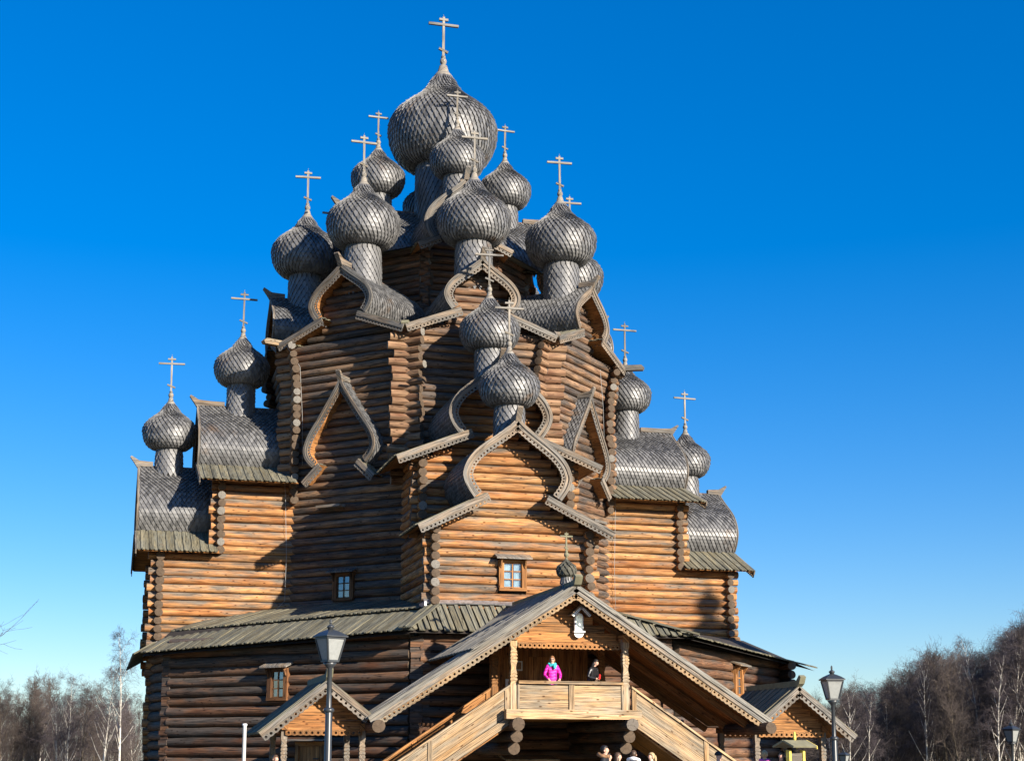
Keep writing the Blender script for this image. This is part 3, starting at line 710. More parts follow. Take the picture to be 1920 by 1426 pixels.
for sd_ in (-1, 1):
    c = straight(FF, 0, RZ, EU, EZ)
    mb = MB(); band(mb, FF, c, -.02, .17, VF + .05, .05, sd_); mb.build('bargeboard', 'board_grey', PO)
    mb = MB(); band(mb, FF, c, -.07, .05, VF + .085, .035, sd_); mb.build('bargeboard_cap', 'porch_plank', PO)
    mb = MB(); holed(mb, FF, c, .13, .33, VF + .02, .03, sd_, cell=.155, rh=.036); mb.build('fretwork_edging', 'board_fresh', PO)
    up = Vector((sd_ * SL, 0, 1)).normalized()
    # roof planks run down the slope
    vb_ = 16.7 if sd_ < 0 else 13.7; n = round((VF - vb_) / .2); wd = (VF - vb_) / n
    for k in range(n):
        v = VF + .03 - k * wd; mb = MB(); h = .03 * (k % 2)
        plank(mb, P3(sd_ * 2.6, v, RZ - 2.6 * SL) + up * h, P3(sd_ * (EU + .05), v, EZ - .03) + up * h, (0, wd * 1.05, 0), up, .035, point=.02); mb.build('plank', 'porch_plank', PO)
    n = 33; wd = (VF - 11.75) / n; jm = MB()
    for k in range(n):
        v = VF + .03 - k * wd; h = .03 * (k % 2) + .05; plank(jm, P3(0, v, RZ) + up * h, P3(sd_ * 3.05, v, RZ - 3.05 * SL) + up * h, (0, wd * 1.05, 0), up, .035, point=.02)
    jm.build('upper_planks', 'porch_plank', PO, kind='stuff')
    mb = MB(); o = up * -.07
    mb.add([P3(0, VF, RZ) + o, P3(sd_ * EU, VF, EZ) + o, P3(sd_ * EU, vb_, EZ) + o, P3(0, 13.7, RZ) + o], [(0, 1, 2, 3)], [(0, 0, 0), (7, 0, 0), (7, 4, 0), (0, 4, 0)]); mb.build('ceiling', 'board_orange', PO)
    for v in ((17.3, 16.8) if sd_ < 0 else (17.3, 15.6, 13.9)):
        mb = MB(); mb.beam(P3(0, v, RZ - .22), P3(sd_ * EU * .97, v, EZ - .16), .14, .18); mb.build('rafter', 'board_orange', PO)
    # eave beam logs that poke out in front
    mb = MB(); mb.log(P3(sd_ * 5.85, 18.9, 2.36), P3(sd_ * 5.85, 15.6, 2.36), .17); mb.build('eave_log', 'log_old', PO)
mb = MB(); mb.prism([(11.8, 6.40), (18.45, 6.40), (18.6, 6.46), (18.75, 6.68), (18.62, 6.76), (18.45, 6.60), (18.2, 6.58), (11.8, 6.58)], P3(-.11, 0, 0), (0, -1, 0), (0, 0, 1), (.22, 0, 0)); mb.build('ridge_log', 'moss', PO)
# gable boarding and fretwork lintel
z = 4.92; k = 0
while z < 6.2:
    h = .235; hw = min(1.62, (RZ - .36 - (z + h)) / SL + .12)
    if hw > .08:
        mb = MB(); mb.box(P3(-hw, 17.52, z), (2 * hw, 0, 0), (0, .04, 0), (0, 0, h - .012), warm=rng.uniform(-.2, .4)); mb.build('gable_board', 'board_orange', PO)
    z += h
mb = MB(); mb.box(P3(-1.9, 17.55, 4.82), (3.8, 0, 0), (0, .2, 0), (0, 0, .10)); mb.build('lintel', 'board_orange', PO)
mb = MB(); holed(mb, FF, straight(FF, -1.52, 4.82, 1.62, 4.80), -.02, .16, 17.60, .03, 1, cell=.145, rh=.036); mb.build('fretwork_lintel', 'board_orange', PO)
for u in (-1.72, 1.72):
    for v in (17.75, 15.6):
        mb = MB(); turned_post(mb, u, v, 2.86, 4.95, .22); mb.build('post', 'board_fresh' if v > 17 else 'board_orange', PO)
    mb = MB(); mb.beam(P3(u, 17.9, 4.98), P3(u, 13.0, 4.98), .2, .22); mb.build('tie_beam', 'board_orange', PO)
    mb = MB()
    for q in range(3):
        mb2 = MB(); mb2.log(P3(u + .05 * q, 18.35 - .42 * q, 2.44 - .33 * q), P3(u + .05 * q, 12.5, 2.44 - .33 * q), .185, warm=-.2); mb2.build('bracket_log', 'log_old', PO)
# balcony
mb = MB(); mb.box(P3(-2.05, 18.25, 2.60), (4.1, 0, 0), (0, .26, 0), (0, 0, .27)); mb.build('balcony_beam', 'board_fresh', PO)
mb = MB(); mb.box(P3(-2.0, 17.95, 2.62), (4.0, 0, 0), (0, 5.6, 0), (0, 0, .2), grain=1); mb.build('balcony_floor', 'board_orange', PO)
zr = 2.87
for a, b in ((-1.58, -.06), (.1, 1.58)):
    z = zr + .0
    for h in ((.30, .23, .20) if a < 0 else (.26, .26, .21)):
        mb = MB(); mb.box(P3(a, 17.86, z), (b - a, 0, 0), (0, .035, 0), (0, 0, h - .006)); mb.build('panel_board', 'board_fresh', PO); z += h
mb = MB(); mb.box(P3(-.06, 17.9, zr), (.16, 0, 0), (0, .1, 0), (0, 0, .74), grain=2); mb.build('baluster', 'board_fresh', PO)
for u in (-1.62, 1.56):
    mb = MB(); mb.box(P3(u, 17.895, zr), (.06, 0, 0), (0, .08, 0), (0, 0, .74), grain=2); mb.build('panel_frame', 'board_fresh', PO)
mb = MB(); mb.box(P3(-1.6, 17.96, zr + .745), (3.2, 0, 0), (0, .2, 0), (0, 0, .085)); mb.build('handrail', 'board_fresh', PO)
# back wall of the balcony with a door, a framed picture and a paper notice
mb = MB()
for k in range(20): mb.box(P3(-1.6 + k * .16, 14.6, 2.85), (.155, 0, 0), (0, .05, 0), (0, 0, 2.05), grain=2)
mb.build('back_wall', 'board_orange', PO)
mb = MB(); mb.box(P3(-.35, 14.66, 2.85), (.95, 0, 0), (0, .05, 0), (0, 0, 1.75), grain=2); mb.build('door', 'board_orange', PO)
mb = MB(); mb.box(P3(-.80, 14.72, 4.16), (.22, 0, 0), (0, .03, 0), (0, 0, .30)); f_ = mb.build('framed_picture', 'paper', PO)
mb = MB(); mb.box(P3(-.76, 14.735, 4.20), (.14, 0, 0), (0, .02, 0), (0, 0, .22)); mb.build('picture', 'picture', f_)
mb = MB(); mb.box(P3(-1.12, 14.71, 3.62), (.30, 0, 0), (0, .02, 0), (0, 0, .28)); f_ = mb.build('paper_notice', 'paper', PO)
mb = MB(); mb.box(P3(-1.04, 14.716, 3.69), (.14, 0, 0), (0, .02, 0), (0, 0, .14)); mb.build('print', 'picture', f_)
# flights of stairs left and right
TS = .662
for sd_ in (-1, 1):
    ex = Vector((sd_, 0, -TS)).normalized(); upn = Vector((sd_ * TS, 0, 1)).normalized(); L = 5.05
    for v, mt in ((17.9, 'board_fresh'), (15.7, 'board_orange')):
        o = P3(sd_ * 1.86, v, 2.46); g = .0
        for q, h in enumerate((.215, .165, .255, .235)):
            oo = o + Vector((0, -.05 if q == 0 else 0, 0))
            mb = MB(); mb.box(oo + Vector((0, 0, g * 1.2)), ex * L, (0, .045, 0), Vector((0, 0, (h - .008) * 1.2))); mb.build('stringer_board' if q == 0 else 'panel_board', mt, PO); g += h
        mb = MB(); mb.box(o + Vector((0, -.06, g * 1.2 + .01)), ex * L, (0, .18, 0), Vector((0, 0, .07))); mb.build('handrail', mt, PO)
        for q in (.02, 2.72):
            mb = MB(); b0 = o + ex * q + Vector((0, -.035, .22)); mb.box(b0, (.13 * sd_, 0, -.13 * TS), (0, .05, 0), (0, 0, g * 1.2 - .20), grain=2); mb.build('newel', mt, PO)
    mb = MB(); mb.box(P3(sd_ * 1.9, 17.84, 2.40), ex * 5, (0, 2.1, 0), upn * -.04); mb.build('stair_soffit', 'board_orange', PO)
    for k in range(17):
        mb = MB(); mb.box(P3(sd_ * (1.9 + k * .25) - (.0 if sd_ > 0 else .28), 17.85, 2.70 - k * .165), (.28, 0, 0), (0, 2.1, 0), (0, 0, .05), grain=1); mb.build('tread', 'board_orange', PO)
mb = MB(); mb.box(P3(-.95, 14.2, 1.38), (1.75, 0, 0), (0, 1.0, .15), (0, 0, .06)); mb.build('door_hood', 'board_fresh', PO)
# small dome on the porch ridge
sm = onion('porch_dome', .285, 1.12, .55, 12, .12, CH, 'moss_dark', 'moss'); sm.location = (0, -17.5, 7.0)
# icon case with its own little roof, hung on the gable
ic = empty('icon_case', P3(.32, 17.6, 5.05), parent=CH)
mb = MB(); mb.prism([(-.13, .14), (.13, .14), (.13, .56), (.09, .64), (0, .67), (-.09, .64), (-.13, .56)], (0, 0, 0), (1, 0, 0), (0, 0, 1), (0, -.10, 0)); mb.build('case', 'white', ic)
mb = MB(); mb.prism([(-.10, .18), (.10, .18), (.10, .54), (.06, .60), (0, .62), (-.06, .60), (-.10, .54)], (0, -.10, 0), (1, 0, 0), (0, 0, 1), (0, -.012, 0)); mb.build('icon', 'silver', ic)
mb = MB(); mb.box((-.17, 0, .09), (.34, 0, 0), (0, -.16, 0), (0, 0, .045)); mb.build('shelf', 'white', ic)
mb = MB(); mb.prism([(.15 * math.cos(math.pi + q * math.pi / 8), .085 + .15 * math.sin(math.pi + q * math.pi / 8)) for q in range(9)], (0, -.05, 0), (1, 0, 0), (0, 0, 1), (0, -.03, 0)); mb.build('carved_apron', 'white', ic)
for sd_ in (-1, 1):
    mb = MB(); mb.box((0, .02, .86), (sd_ * .30, 0, -.29), (0, -.36, 0), (sd_ * .02, 0, .03)); mb.build('roof_board', 'board_grey', ic)
    mb = MB(); holed(mb, Face(0), straight(FF, 0, .86, .29, .58), 0, .07, .36, .02, sd_, cell=.06, rh=.014); mb.build('roof_edging', 'white', ic)
mb = MB(); mb.tube([(0, -.05, .86), (0, -.05, 1.13), (-.06, -.05, 1.14)], .01, 5); mb.build('hook', 'iron', ic)

# side porches over the foot of each flight
for sd_ in (-1, 1):
    SP = empty('side_porch', (0, 0, 0), parent=CH); uc = 7.15 * sd_; F2 = lambda x, d, z, uc=uc: P3(uc + x, d, z)
    class G:
        t = Vector((1, 0, 0)); n = Vector((0, -1, 0))
        def __call__(s, x, d, z): return P3(uc + x, d, z)
    G = G(); vf = 18.15; vb = 14.5; ap = 3.62
    for q in (-1, 1):
        outer = q == sd_; xe, ze = (1.86, 2.12) if outer else (1.22, 2.62); ze = ap - (xe * .79); sl = .79
        c = straight(G, 0, ap, xe, ze)
        mb = MB(); band(mb, G, c, -.02, .12, vf + .05, .05, q); mb.build('bargeboard', 'board_grey', SP)
        mb = MB(); holed(mb, G, c, .09, .27, vf + .02, .03, q, cell=.165, rh=.04); mb.build('fretwork_edging', 'board_grey', SP)
        mb = MB(); up = Vector((q * sl, 0, 1)).normalized(); n = 18; wd = (vf - vb) / n
        for k in range(n):
            v = vf + .03 - k * wd; h = .025 * (k % 2); plank(mb, P3(uc, v, ap) + up * h, P3(uc + q * (xe + .05), v, ze - .02) + up * h, (0, wd * 1.05, 0), up, .035)
        mb.build('roof_planks', 'roof_plank', SP, kind='stuff')
        mb = MB(); o = up * -.05; mb.add([P3(uc, vf, ap) + o, P3(uc + q * xe, vf, ze) + o, P3(uc + q * xe, vb, ze) + o, P3(uc, vb, ap) + o], [(0, 1, 2, 3)]); mb.build('ceiling', 'board_orange', SP)
    mb = MB(); mb.prism([(vb, ap), (vf + .05, ap), (vf + .2, ap + .08), (vf + .32, ap + .28), (vf + .2, ap + .34), (vf, ap + .18), (vb, ap + .16)], P3(uc - .09, 0, 0), (0, -1, 0), (0, 0, 1), (.18, 0, 0)); mb.build('ridge_log', 'moss', SP)
    z = 2.34; k = 0
    while z < 3.3:
        h = .21; hw = min(1.05, (ap - .2 - z - h) / .79 + .1)
        if hw > .06: mb = MB(); mb.box(P3(uc - hw, 17.5, z), (2 * hw, 0, 0), (0, .04, 0), (0, 0, h - .01), warm=rng.uniform(0, .4)); mb.build('gable_board', 'board_orange', SP)
        z += h
    mb = MB(); mb.box(P3(uc - 1.12, 17.52, 2.24), (2.24, 0, 0), (0, .18, 0), (0, 0, .10)); mb.build('lintel', 'board_orange', SP)
    mb = MB(); holed(mb, G, straight(G, -1.08, 2.26, 1.08, 2.26), -.02, .15, 17.56, .03, 1, cell=.17, rh=.038); mb.build('fretwork_lintel', 'board_orange', SP)
    for u in (-1.1, 1.1):
        for v in (17.4, 14.7):
            mb = MB(); turned_post(mb, uc + u, v, 0, 2.28, .19); mb.build('post', 'board_grey', SP)
        mb = MB(); mb.beam(P3(uc + u, 17.6, 2.36), P3(uc + u, vb, 2.36), .18, .18); mb.build('tie_beam', 'board_orange', SP)
    mb = MB(); holed(mb, G, straight(G, -1.05, 2.28, 1.05, 2.28), 0, .14, 14.75, .03, 1, cell=.17, rh=.038); mb.build('fretwork_lintel', 'board_orange', SP)
# plank door under the left side porch
F = FFL; mb = MB()
for k in range(6): mb.box(F(1.85 + k * .16, 11.36, .3), F.t * .155, F.n * .06, (0, 0, 1.55), grain=2)
dr = mb.build('side_door', 'board_orange', CH)
mb = MB()
for x in (1.70, 2.82): mb.box(F(x, 11.3, .3), F.t * .14, F.n * .16, (0, 0, 1.6), grain=2)
mb.box(F(1.69, 11.3, 1.86), F.t * 1.28, F.n * .15, (0, 0, .14)); mb.build('door_frame', 'board_orange', dr)
mb = MB(); mb.box(F(1.55, 11.3, 2.02), F.t * 1.55, F.n * .5, (0, 0, .06)); mb.build('door_hood', 'board_grey', dr)
mb = MB(); mb.box(F(2.45, 11.43, 1.42), F.t * .22, F.n * .03, (0, 0, .05)); mb.build('hinge', 'iron', dr)

# ------------------------------------------------------------------ street lamps
def cam_pt(px, py, dist):
    """point seen at photo pixel (px,py) at horizontal distance dist from the camera"""
    x = px - 960; up = -(py - 921.8); ct, st = math.cos(.17195), math.sin(.17195); f = 2810.2
    d = VD * (f * ct - up * st) + VR * x + Vector((0, 0, f * st + up * ct)); return CAM + d * (dist / math.hypot(d.x, d.y))
def lamp(px, py, dist, label, rz):
    top = cam_pt(px, py, dist); g = ground_z(top.x, top.y); H = top.z - g
    L = tag(empty('street_lamp', (top.x, top.y, g), rz), label, 'street lamp', 'black lantern lamps around the church')
    mb = MB(); mb.lathe([(.10, 0), (.10, .5), (.072, .55), (.068, H - 1.75), (.050, H - 1.70), (.046, H - .95), (.09, H - .90), (.14, H - .83)], n=14); mb.build('pole', 'black', L)
    for z, r in ((H - 1.74, .105), (.56, .12)): mb = MB(); mb.lathe([(r * .7, z - .05), (r, z - .03), (r, z + .01), (r * .7, z + .04)], n=14); mb.build('collar', 'black', L)
    zb, zt, b, t = H - .80, H - .36, .118, .205
    mb = MB(); mb.cbox((0, 0, zb), b * 2.2, b * 2.2, .04); mb.cbox((0, 0, zt), t * 2.1, t * 2.1, .035)
    for sx in (-1, 1):
        for sy in (-1, 1): mb.beam((sx * b, sy * b, zb), (sx * t, sy * t, zt), .03, .03, up=(1, 0, 0))
    mb.build('lantern_frame', 'black', L)
    for k in range(4):
        F = Face(90 * k); mb = MB(); mb.add([F(-b, b - .004, zb + .02), F(b, b - .004, zb + .02), F(t, t - .004, zt - .018), F(-t, t - .004, zt - .018), F(-b, b - .012, zb + .02), F(b, b - .012, zb + .02), F(t, t - .012, zt - .018), F(-t, t - .012, zt - .018)],
            [(0, 1, 2, 3), (7, 6, 5, 4), (0, 4, 5, 1), (1, 5, 6, 2), (2, 6, 7, 3), (3, 7, 4, 0)]); mb.build('pane', 'frost', L)
    mb = MB(); q = math.sqrt(2); mb.lathe([(t * 1.22 * q, zt + .02), (t * 1.22 * q, zt + .045), (t * .82 * q, zt + .11), (t * .42 * q, zt + .155), (.06, zt + .175)], n=4, smooth=False, a0=math.pi / 4); mb.build('cap', 'black', L)
    mb = MB(); mb.lathe([(.055, zt + .17), (.055, zt + .20), (.075, zt + .215), (.075, zt + .235), (.04, zt + .26), (.02, zt + .275), (.02, zt + .295), (.032, zt + .305), (.018, zt + .32), (.026, zt + .335), (.02, zt + .36), (.004, zt + .385)], n=12); mb.build('finial', 'black', L)
lamp(620, 1162, 29.6, 'black lantern lamp standing tallest, in front of the gallery beside the left porch', .45)
lamp(1559, 1248, 37.9, 'black lantern lamp standing at the right end of the right porch', -.1)
lamp(1895, 1349, 60.3, 'small lantern lamp at the far right in front of the bare wood', .35)
lamp(1582, 1402, 82.9, 'smallest, farthest lantern lamp low behind the right porch', .6)

# white vent pipe by the shaded gallery wall
p = cam_pt(459, 1356, 39.5); mb = MB(); mb.lathe([(.048, 0), (.048, p.z - .06), (.062, p.z - .05), (.062, p.z - .01), (.045, p.z)], n=14)
pp = mb.build('vent_pipe', 'white'); pp.location = (p.x, p.y, 0); tag(pp, 'thin white capped pipe standing by the dark gallery wall', 'pipe')

# roofed notice stand
nb = empty('notice_stand', (*cam_pt(1490, 1390, 39.5).xy, 0), .55); tag(nb, 'yellow notice stand with a small pitched roof and turned finial', 'notice stand')
for x in (-.34, .30): mb = MB(); mb.box((x, -.05, 0), (.10, 0, 0), (0, .10, 0), (0, 0, 1.72), grain=2); mb.build('post', 'yellow', nb)
mb = MB(); mb.box((-.24, -.02, .8), (.54, 0, 0), (0, .04, 0), (0, 0, .84)); mb.build('board', 'board_grey', nb)
mb = MB(); mb.box((-.2, -.03, .85), (.46, 0, 0), (0, .008, 0), (0, 0, .74)); mb.build('notice_sheet', 'notice', nb)
for sg in (-1, 1):
    mb = MB(); mb.box((-.55, 0, 1.93), (1.1, 0, 0), (0, sg * .30, -.15), (0, sg * .02, .04)); mb.build('roof_board', 'moss', nb)
    mb = MB(); mb.box((.55, 0, 1.90), (.03, 0, 0), (0, sg * .31, -.155), (0, 0, .08)); mb.build('gable_board', 'yellow', nb)
mb = MB(); mb.lathe([(.03, 1.93), (.03, 1.98), (.055, 2.0), (.03, 2.02), (.055, 2.05), (.03, 2.07), (.05, 2.1), (.02, 2.13), (.035, 2.15), (.0, 2.19)], n=10); mb.build('finial', 'yellow', nb)

# ------------------------------------------------------------------ people
def cloth(name, col, rough=.7, nz=.2, spec=.3, quilt=False):
    t = NT(name); p = t.n('ShaderNodeTexCoord').outputs['Object']; n = t.noise(p, 9, 4, .6)
    c = t.mix(1.0, col, t.comb(*[t.ramp(n, .25, .75, 1 - nz, 1 + nz)] * 3), 'MULTIPLY')
    h = t.math('SINE', t.math('MULTIPLY', t.sep(p)[2], 70)) if quilt else n
    t.bump(h, .6 if quilt else .3, .02); return t.out(c, rough, spec)
CL = {}
def cl(col, **k):
    key = (col, tuple(sorted(k.items())))
    if key not in CL: CL[key] = cloth('cloth_%d' % len(CL), col, **k)
    return CL[key]
SKIN = plain('skin', (.56, .33, .235), .55, 0, .35, .1, 20)
DARKHAIR, BROWNHAIR, FAIRHAIR, RUDDY = [plain('hair_' + n, c, .5, 0, .4, .5, 40) for n, c in (('black', (.012, .010, .010)), ('brown', (.07, .040, .022)), ('fair', (.42, .30, .15)), ('chestnut', (.22, .10, .04)))]
def person(loc, rz, H, jacket, trousers, hair, style, label, armsL=None, armsR=None, bend=0.0, hood=None, scarf=None, tilt=0.0, turn=0.0, glasses=False, fingers=False):
    s = H / 1.70; top = empty('person', loc, rz)
    V, E, RD = [], [], []
    def v(p, r, link=None):
        V.append(Vector(p)); RD.append(r)
        if link is not None: E.append((link, len(V) - 1))
        return len(V) - 1
    by = lambda z: -max(0, z - .95) * bend     # lean forward (the figure faces -Y)
    pel = v((0, 0, .95), (.155, .115)); bel = v((0, by(1.10), 1.10), (.15, .115), pel); ch = v((0, by(1.28), 1.28), (.17, .125), bel); nk0 = v((0, by(1.42) + .01, 1.42), (.085, .075), ch); nk = v((0, by(1.50), 1.50), (.052, .055), nk0)
    hb = Vector((0, by(1.50), 1.50)); rot = Matrix.Rotation(turn, 3, 'Z') @ Matrix.Rotation(tilt, 3, 'X')
    hp = lambda x, y, z: hb + rot @ Vector((x, y, z))
    jaw = v(hp(0, -.012, .055), (.058, .066), nk); he = v(hp(0, -.008, .115), (.074, .090), jaw); cr = v(hp(0, .004, .165), (.066, .078), he)
    nose = v(hp(0, -.098, .088), (.011, .013), he)
    hands = []
    for sg, arm in ((-1, armsL), (1, armsR)):
        el, wr = arm or ((.27, .02, 1.10), (.26, -.06, .86))
        sh = v((sg * .165, by(1.38), 1.385), (.072, .072), ch); e_ = v((sg * el[0], el[1] + by(el[2]), el[2]), (.056, .056), sh); m_ = v(Vector(((sg * (el[0] + wr[0]) / 2), (el[1] + wr[1]) / 2 + by(el[2]), (el[2] + wr[2]) / 2)), (.048, .048), e_)
        w_ = v((sg * wr[0], wr[1] + by(el[2]), wr[2]), (.036, .036), m_)
        d = (V[w_] - V[e_]).normalized(); hc = v(V[w_] + d * .06, (.034, .024), w_); hands.append((w_, hc, d, sg))
        hip = v((sg * .085, .0, .86), (.092, .098), pel); kn = v((sg * .095, -.015, .49), (.066, .068), hip); an = v((sg * .10, .012, .10), (.050, .052), kn); v((sg * .11, -.13, .045), (.042, .034), an)
    nbody = len(V); roots = [pel]
    for w_, hc, d, sg in hands:
        x = d.cross(Vector((0, 0, 1)) if abs(d.z) < .8 else Vector((0, 1, 0))).normalized(); z = d.cross(x)
        for q, ln in ((-1.5, .052), (-.5, .066), (.5, .070), (1.5, .062)):
            a = v(V[hc] + x * q * .018 - d * .01, (.0095, .0095)); roots.append(a); b = v(V[a] + d * ln * .55 + z * .004, (.009, .009), a); v(V[b] + d * ln * .42 + z * .022, (.0078, .0078), b)
        a = v(V[hc] + x * sg * .018 - d * .03, (.011, .011)); roots.append(a); b = v(V[a] + (x * sg * .8 + d * .6).normalized() * .035, (.0105, .0105), a); v(V[b] + d * .028, (.009, .009), b)
    me = bpy.data.meshes.new('body'); me.from_pydata([p * s for p in V], E, []); ob = bpy.data.objects.new('body', me); COL.objects.link(ob)
    md = ob.modifiers.new('skin', 'SKIN'); md.use_smooth_shade = True
    if not me.skin_vertices: 
        bm = bmesh.new(); bm.from_mesh(me); bm.verts.layers.skin.verify(); bm.to_mesh(me); bm.free()
    for i, sv in enumerate(me.skin_vertices[0].data): sv.radius = (RD[i][0] * s, RD[i][1] * s); sv.use_root = i in roots
    sub = ob.modifiers.new('sub', 'SUBSURF'); sub.levels = sub.render_levels = 2
    dg = bpy.context.evaluated_depsgraph_get(); dg.update(); m2 = bpy.data.meshes.new_from_object(ob.evaluated_get(dg)); ob.modifiers.clear(); ob.data = m2; bpy.data.meshes.remove(me)
    for m in (jacket, trousers, SKIN, M['dark']): m2.materials.append(m)
    hv = [V[h[1]] * s for h in hands]; wv = [V[h[0]] * s for h in hands]
    for p in m2.polygons:
        c = p.center; p.use_smooth = True
        mi = 0 if c.z > .83 * s else 1
        if c.z < .10 * s: mi = 3
        if c.z > 1.475 * s: mi = 2
        for h_, w_ in zip(hv, wv):
            if (c - h_).length < .12 * s and (c - h_).length < (c - (w_ * 2 - h_)).length * .95: mi = 2
        p.material_index = mi
    ob.parent = top
    def ell(name, mat, c, rx, ry, rz_, cut=None, n=20, m=12, jig=.0):
        mb = MB(); vs, fs = [], []
        for i in range(m + 1):
            ph = math.pi * i / m
            for k in range(n):
                a = 2 * math.pi * k / n; f = 1 + jig * math.sin(a * 9 + i) * math.sin(ph)
                q = Vector((rx * math.sin(ph) * math.cos(a) * f, ry * math.sin(ph) * math.sin(a) * f, rz_ * math.cos(ph)))
                if cut: q = cut(q)
                vs.append((hb + rot @ (Vector(c) + q)) * s)
        for i in range(m):
            for k in range(n): a = i * n + k; b = i * n + (k + 1) % n; fs.append((a, b, b + n, a + n))
        mb.add(vs, fs, smooth=True); o = mb.build(name, mat, top); return o
    # the scalp hair is cut away in front of the face
    def face_cut(q):
        if q.y < -.02 and q.z < .045: q = Vector((q.x, -.02 - (q.y + .02) * -.15, q.z))
        return q
    if style == 'cap': ell('knit_cap', hair, (0, .004, .150), .086, .104, .095, lambda q: Vector((q.x, q.y, max(q.z, -.02))))
    else: ell('hair', hair, (0, .012, .128), .086, .102, .105, face_cut, jig=.03)
    if style == 'long': ell('hair_length', hair, (0, .045, .0), .104, .075, .18, jig=.05)
    if style == 'tail': ell('pony_tail', hair, (0, .135, .03), .032, .035, .12, jig=.05)
    if style == 'bob': ell('hair_length', hair, (0, .035, .06), .094, .075, .085, jig=.05)
    for sg in (-1, 1):
        ell('ear', SKIN, (sg * .078, .008, .095), .012, .02, .032, n=8, m=6)
        if not glasses: ell('eye', M['dark'], (sg * .03, -.083, .112), .010, .006, .006, n=8, m=5)
    ell('mouth', plain('lips', (.35, .10, .09), .5), (0, -.081, .052), .022, .006, .006, n=8, m=5)
    if glasses: ell('sunglasses', M['black'], (0, -.082, .112), .068, .016, .020, n=12, m=6)
    if hood:
        mb = MB(); a = []
        for k in range(17): t = math.pi * (k / 16) * 1.5 - math.pi * .25; a.append((Vector((.14 * math.cos(t), by(1.43) + .02 + .13 * math.sin(t), 1.455 + .05 * max(0, math.sin(t))))) * s)
        mb.tube(a, [.05 * s * (1 + .16 * math.sin(k * 5)) for k in range(17)], 8); mb.build('fur_hood', hood, top)
    if scarf:
        mb = MB(); a = []
        for k in range(25): t = 2 * math.pi * k / 24; a.append(Vector((.105 * math.cos(t), by(1.45) - .005 + .095 * math.sin(t), 1.455 + .018 * math.sin(3 * t) - (.03 if math.sin(t) < 0 else 0))) * s)
        mb.tube(a, [.045 * s * (1 + .2 * math.sin(k * 2.3)) for k in range(25)], 8); mb.tube([Vector((.01, by(1.4) - .11, 1.44)) * s, Vector((.03, by(1.35) - .15, 1.36)) * s, Vector((.02, by(1.3) - .155, 1.30)) * s], [.05 * s, .055 * s, .03 * s], 8); mb.build('scarf', scarf, top)
    return tag(top, label, 'person')
PINK = cl((.62, .02, .32), rough=.35, spec=.5, quilt=True); LEATHER = cl((.014, .014, .016), rough=.3, spec=.6); NAVY = cl((.02, .05, .13)); JEAN = cl((.03, .045, .09)); BLK = cl((.015, .015, .018))
TURQ = cl((.05, .42, .48)); WHT = cl((.70, .69, .68)); CYAN = cl((.12, .50, .66)); REDC = cl((.45, .02, .025)); FUR = cl((.22, .12, .06), nz=.5)
ZB = 2.86
person((-.42, -17.38, ZB), .05, 1.58, PINK, JEAN, RUDDY, 'bob', 'person in a magenta padded jacket and turquoise scarf on the balcony', scarf=TURQ, glasses=True, turn=-.35, armsL=((.27, -.02, 1.12), (.20, -.20, .98)), armsR=((.27, -.02, 1.12), (.18, -.20, .98)))
pw = person((.74, -17.42, ZB), .6, 1.50, LEATHER, JEAN, DARKHAIR, 'long', 'person with long black hair in a black leather jacket leaning on the balcony rail', bend=.35, tilt=.45, turn=.35, armsL=((.27, -.06, 1.12), (.10, -.27, 1.06)), armsR=((.26, -.06, 1.12), (.08, -.25, 1.10)))
mb = MB(); mb.box((-.035, -.045, -.06), (.07, 0, 0), (0, .012, .02), (0, -.02, .12)); ph = mb.build('phone', cl((.55, .02, .02), rough=.35)); ph.location = (.90, -17.72, ZB + .98); ph.rotation_euler[2] = .6
tag(ph, 'red phone held by the person in the black jacket', 'phone')
def ground_person(px, py, dist, rz, *a, **k):
    q = cam_pt(px, py, dist); return person((q.x, q.y, 0), rz, min(1.86, max(1.52, q.z)), *a, **k)
ground_person(1134, 1398, 40.0, 1.0, BLK, JEAN, DARKHAIR, 'short', 'dark-haired person in a black parka with a brown fur-trimmed hood', hood=FUR, turn=.2)
ground_person(1141, 1412, 42.0, 1.2, NAVY, BLK, DARKHAIR, 'short', 'person in a navy jacket half hidden behind the black parka', turn=.1)
ground_person(1159, 1411, 40.6, 1.25, WHT, JEAN, BROWNHAIR, 'long', 'brown-haired person in a white jacket under the balcony', turn=.2)
ground_person(1188, 1407, 41.2, 2.6, cl((.03, .09, .22)), BLK, BROWNHAIR, 'short', 'person in a blue jacket with a pale hood under the balcony', hood=WHT)
ground_person(1221, 1411, 40.6, -1.4, CYAN, JEAN, FAIRHAIR, 'tail', 'person with a fair ponytail in a light blue jacket under the stairs')
ground_person(1347, 1410, 40.0, 1.1, BLK, BLK, BLK, 'cap', 'person in a black knitted cap beside the right-hand stairs', turn=.3)
ground_person(1433, 1407, 39.6, 2.7, WHT, JEAN, FAIRHAIR, 'short', 'fair-haired person in a white jacket and pink scarf near the notice stand', scarf=cl((.65, .10, .35)))
ground_person(1465, 1408, 39.4, -.9, REDC, BLK, DARKHAIR, 'long', 'dark-haired person in a red top beside the notice stand')
ground_person(517, 1416, 40.0, .4, NAVY, JEAN, BROWNHAIR, 'short', 'person with short brown hair below the left porch')

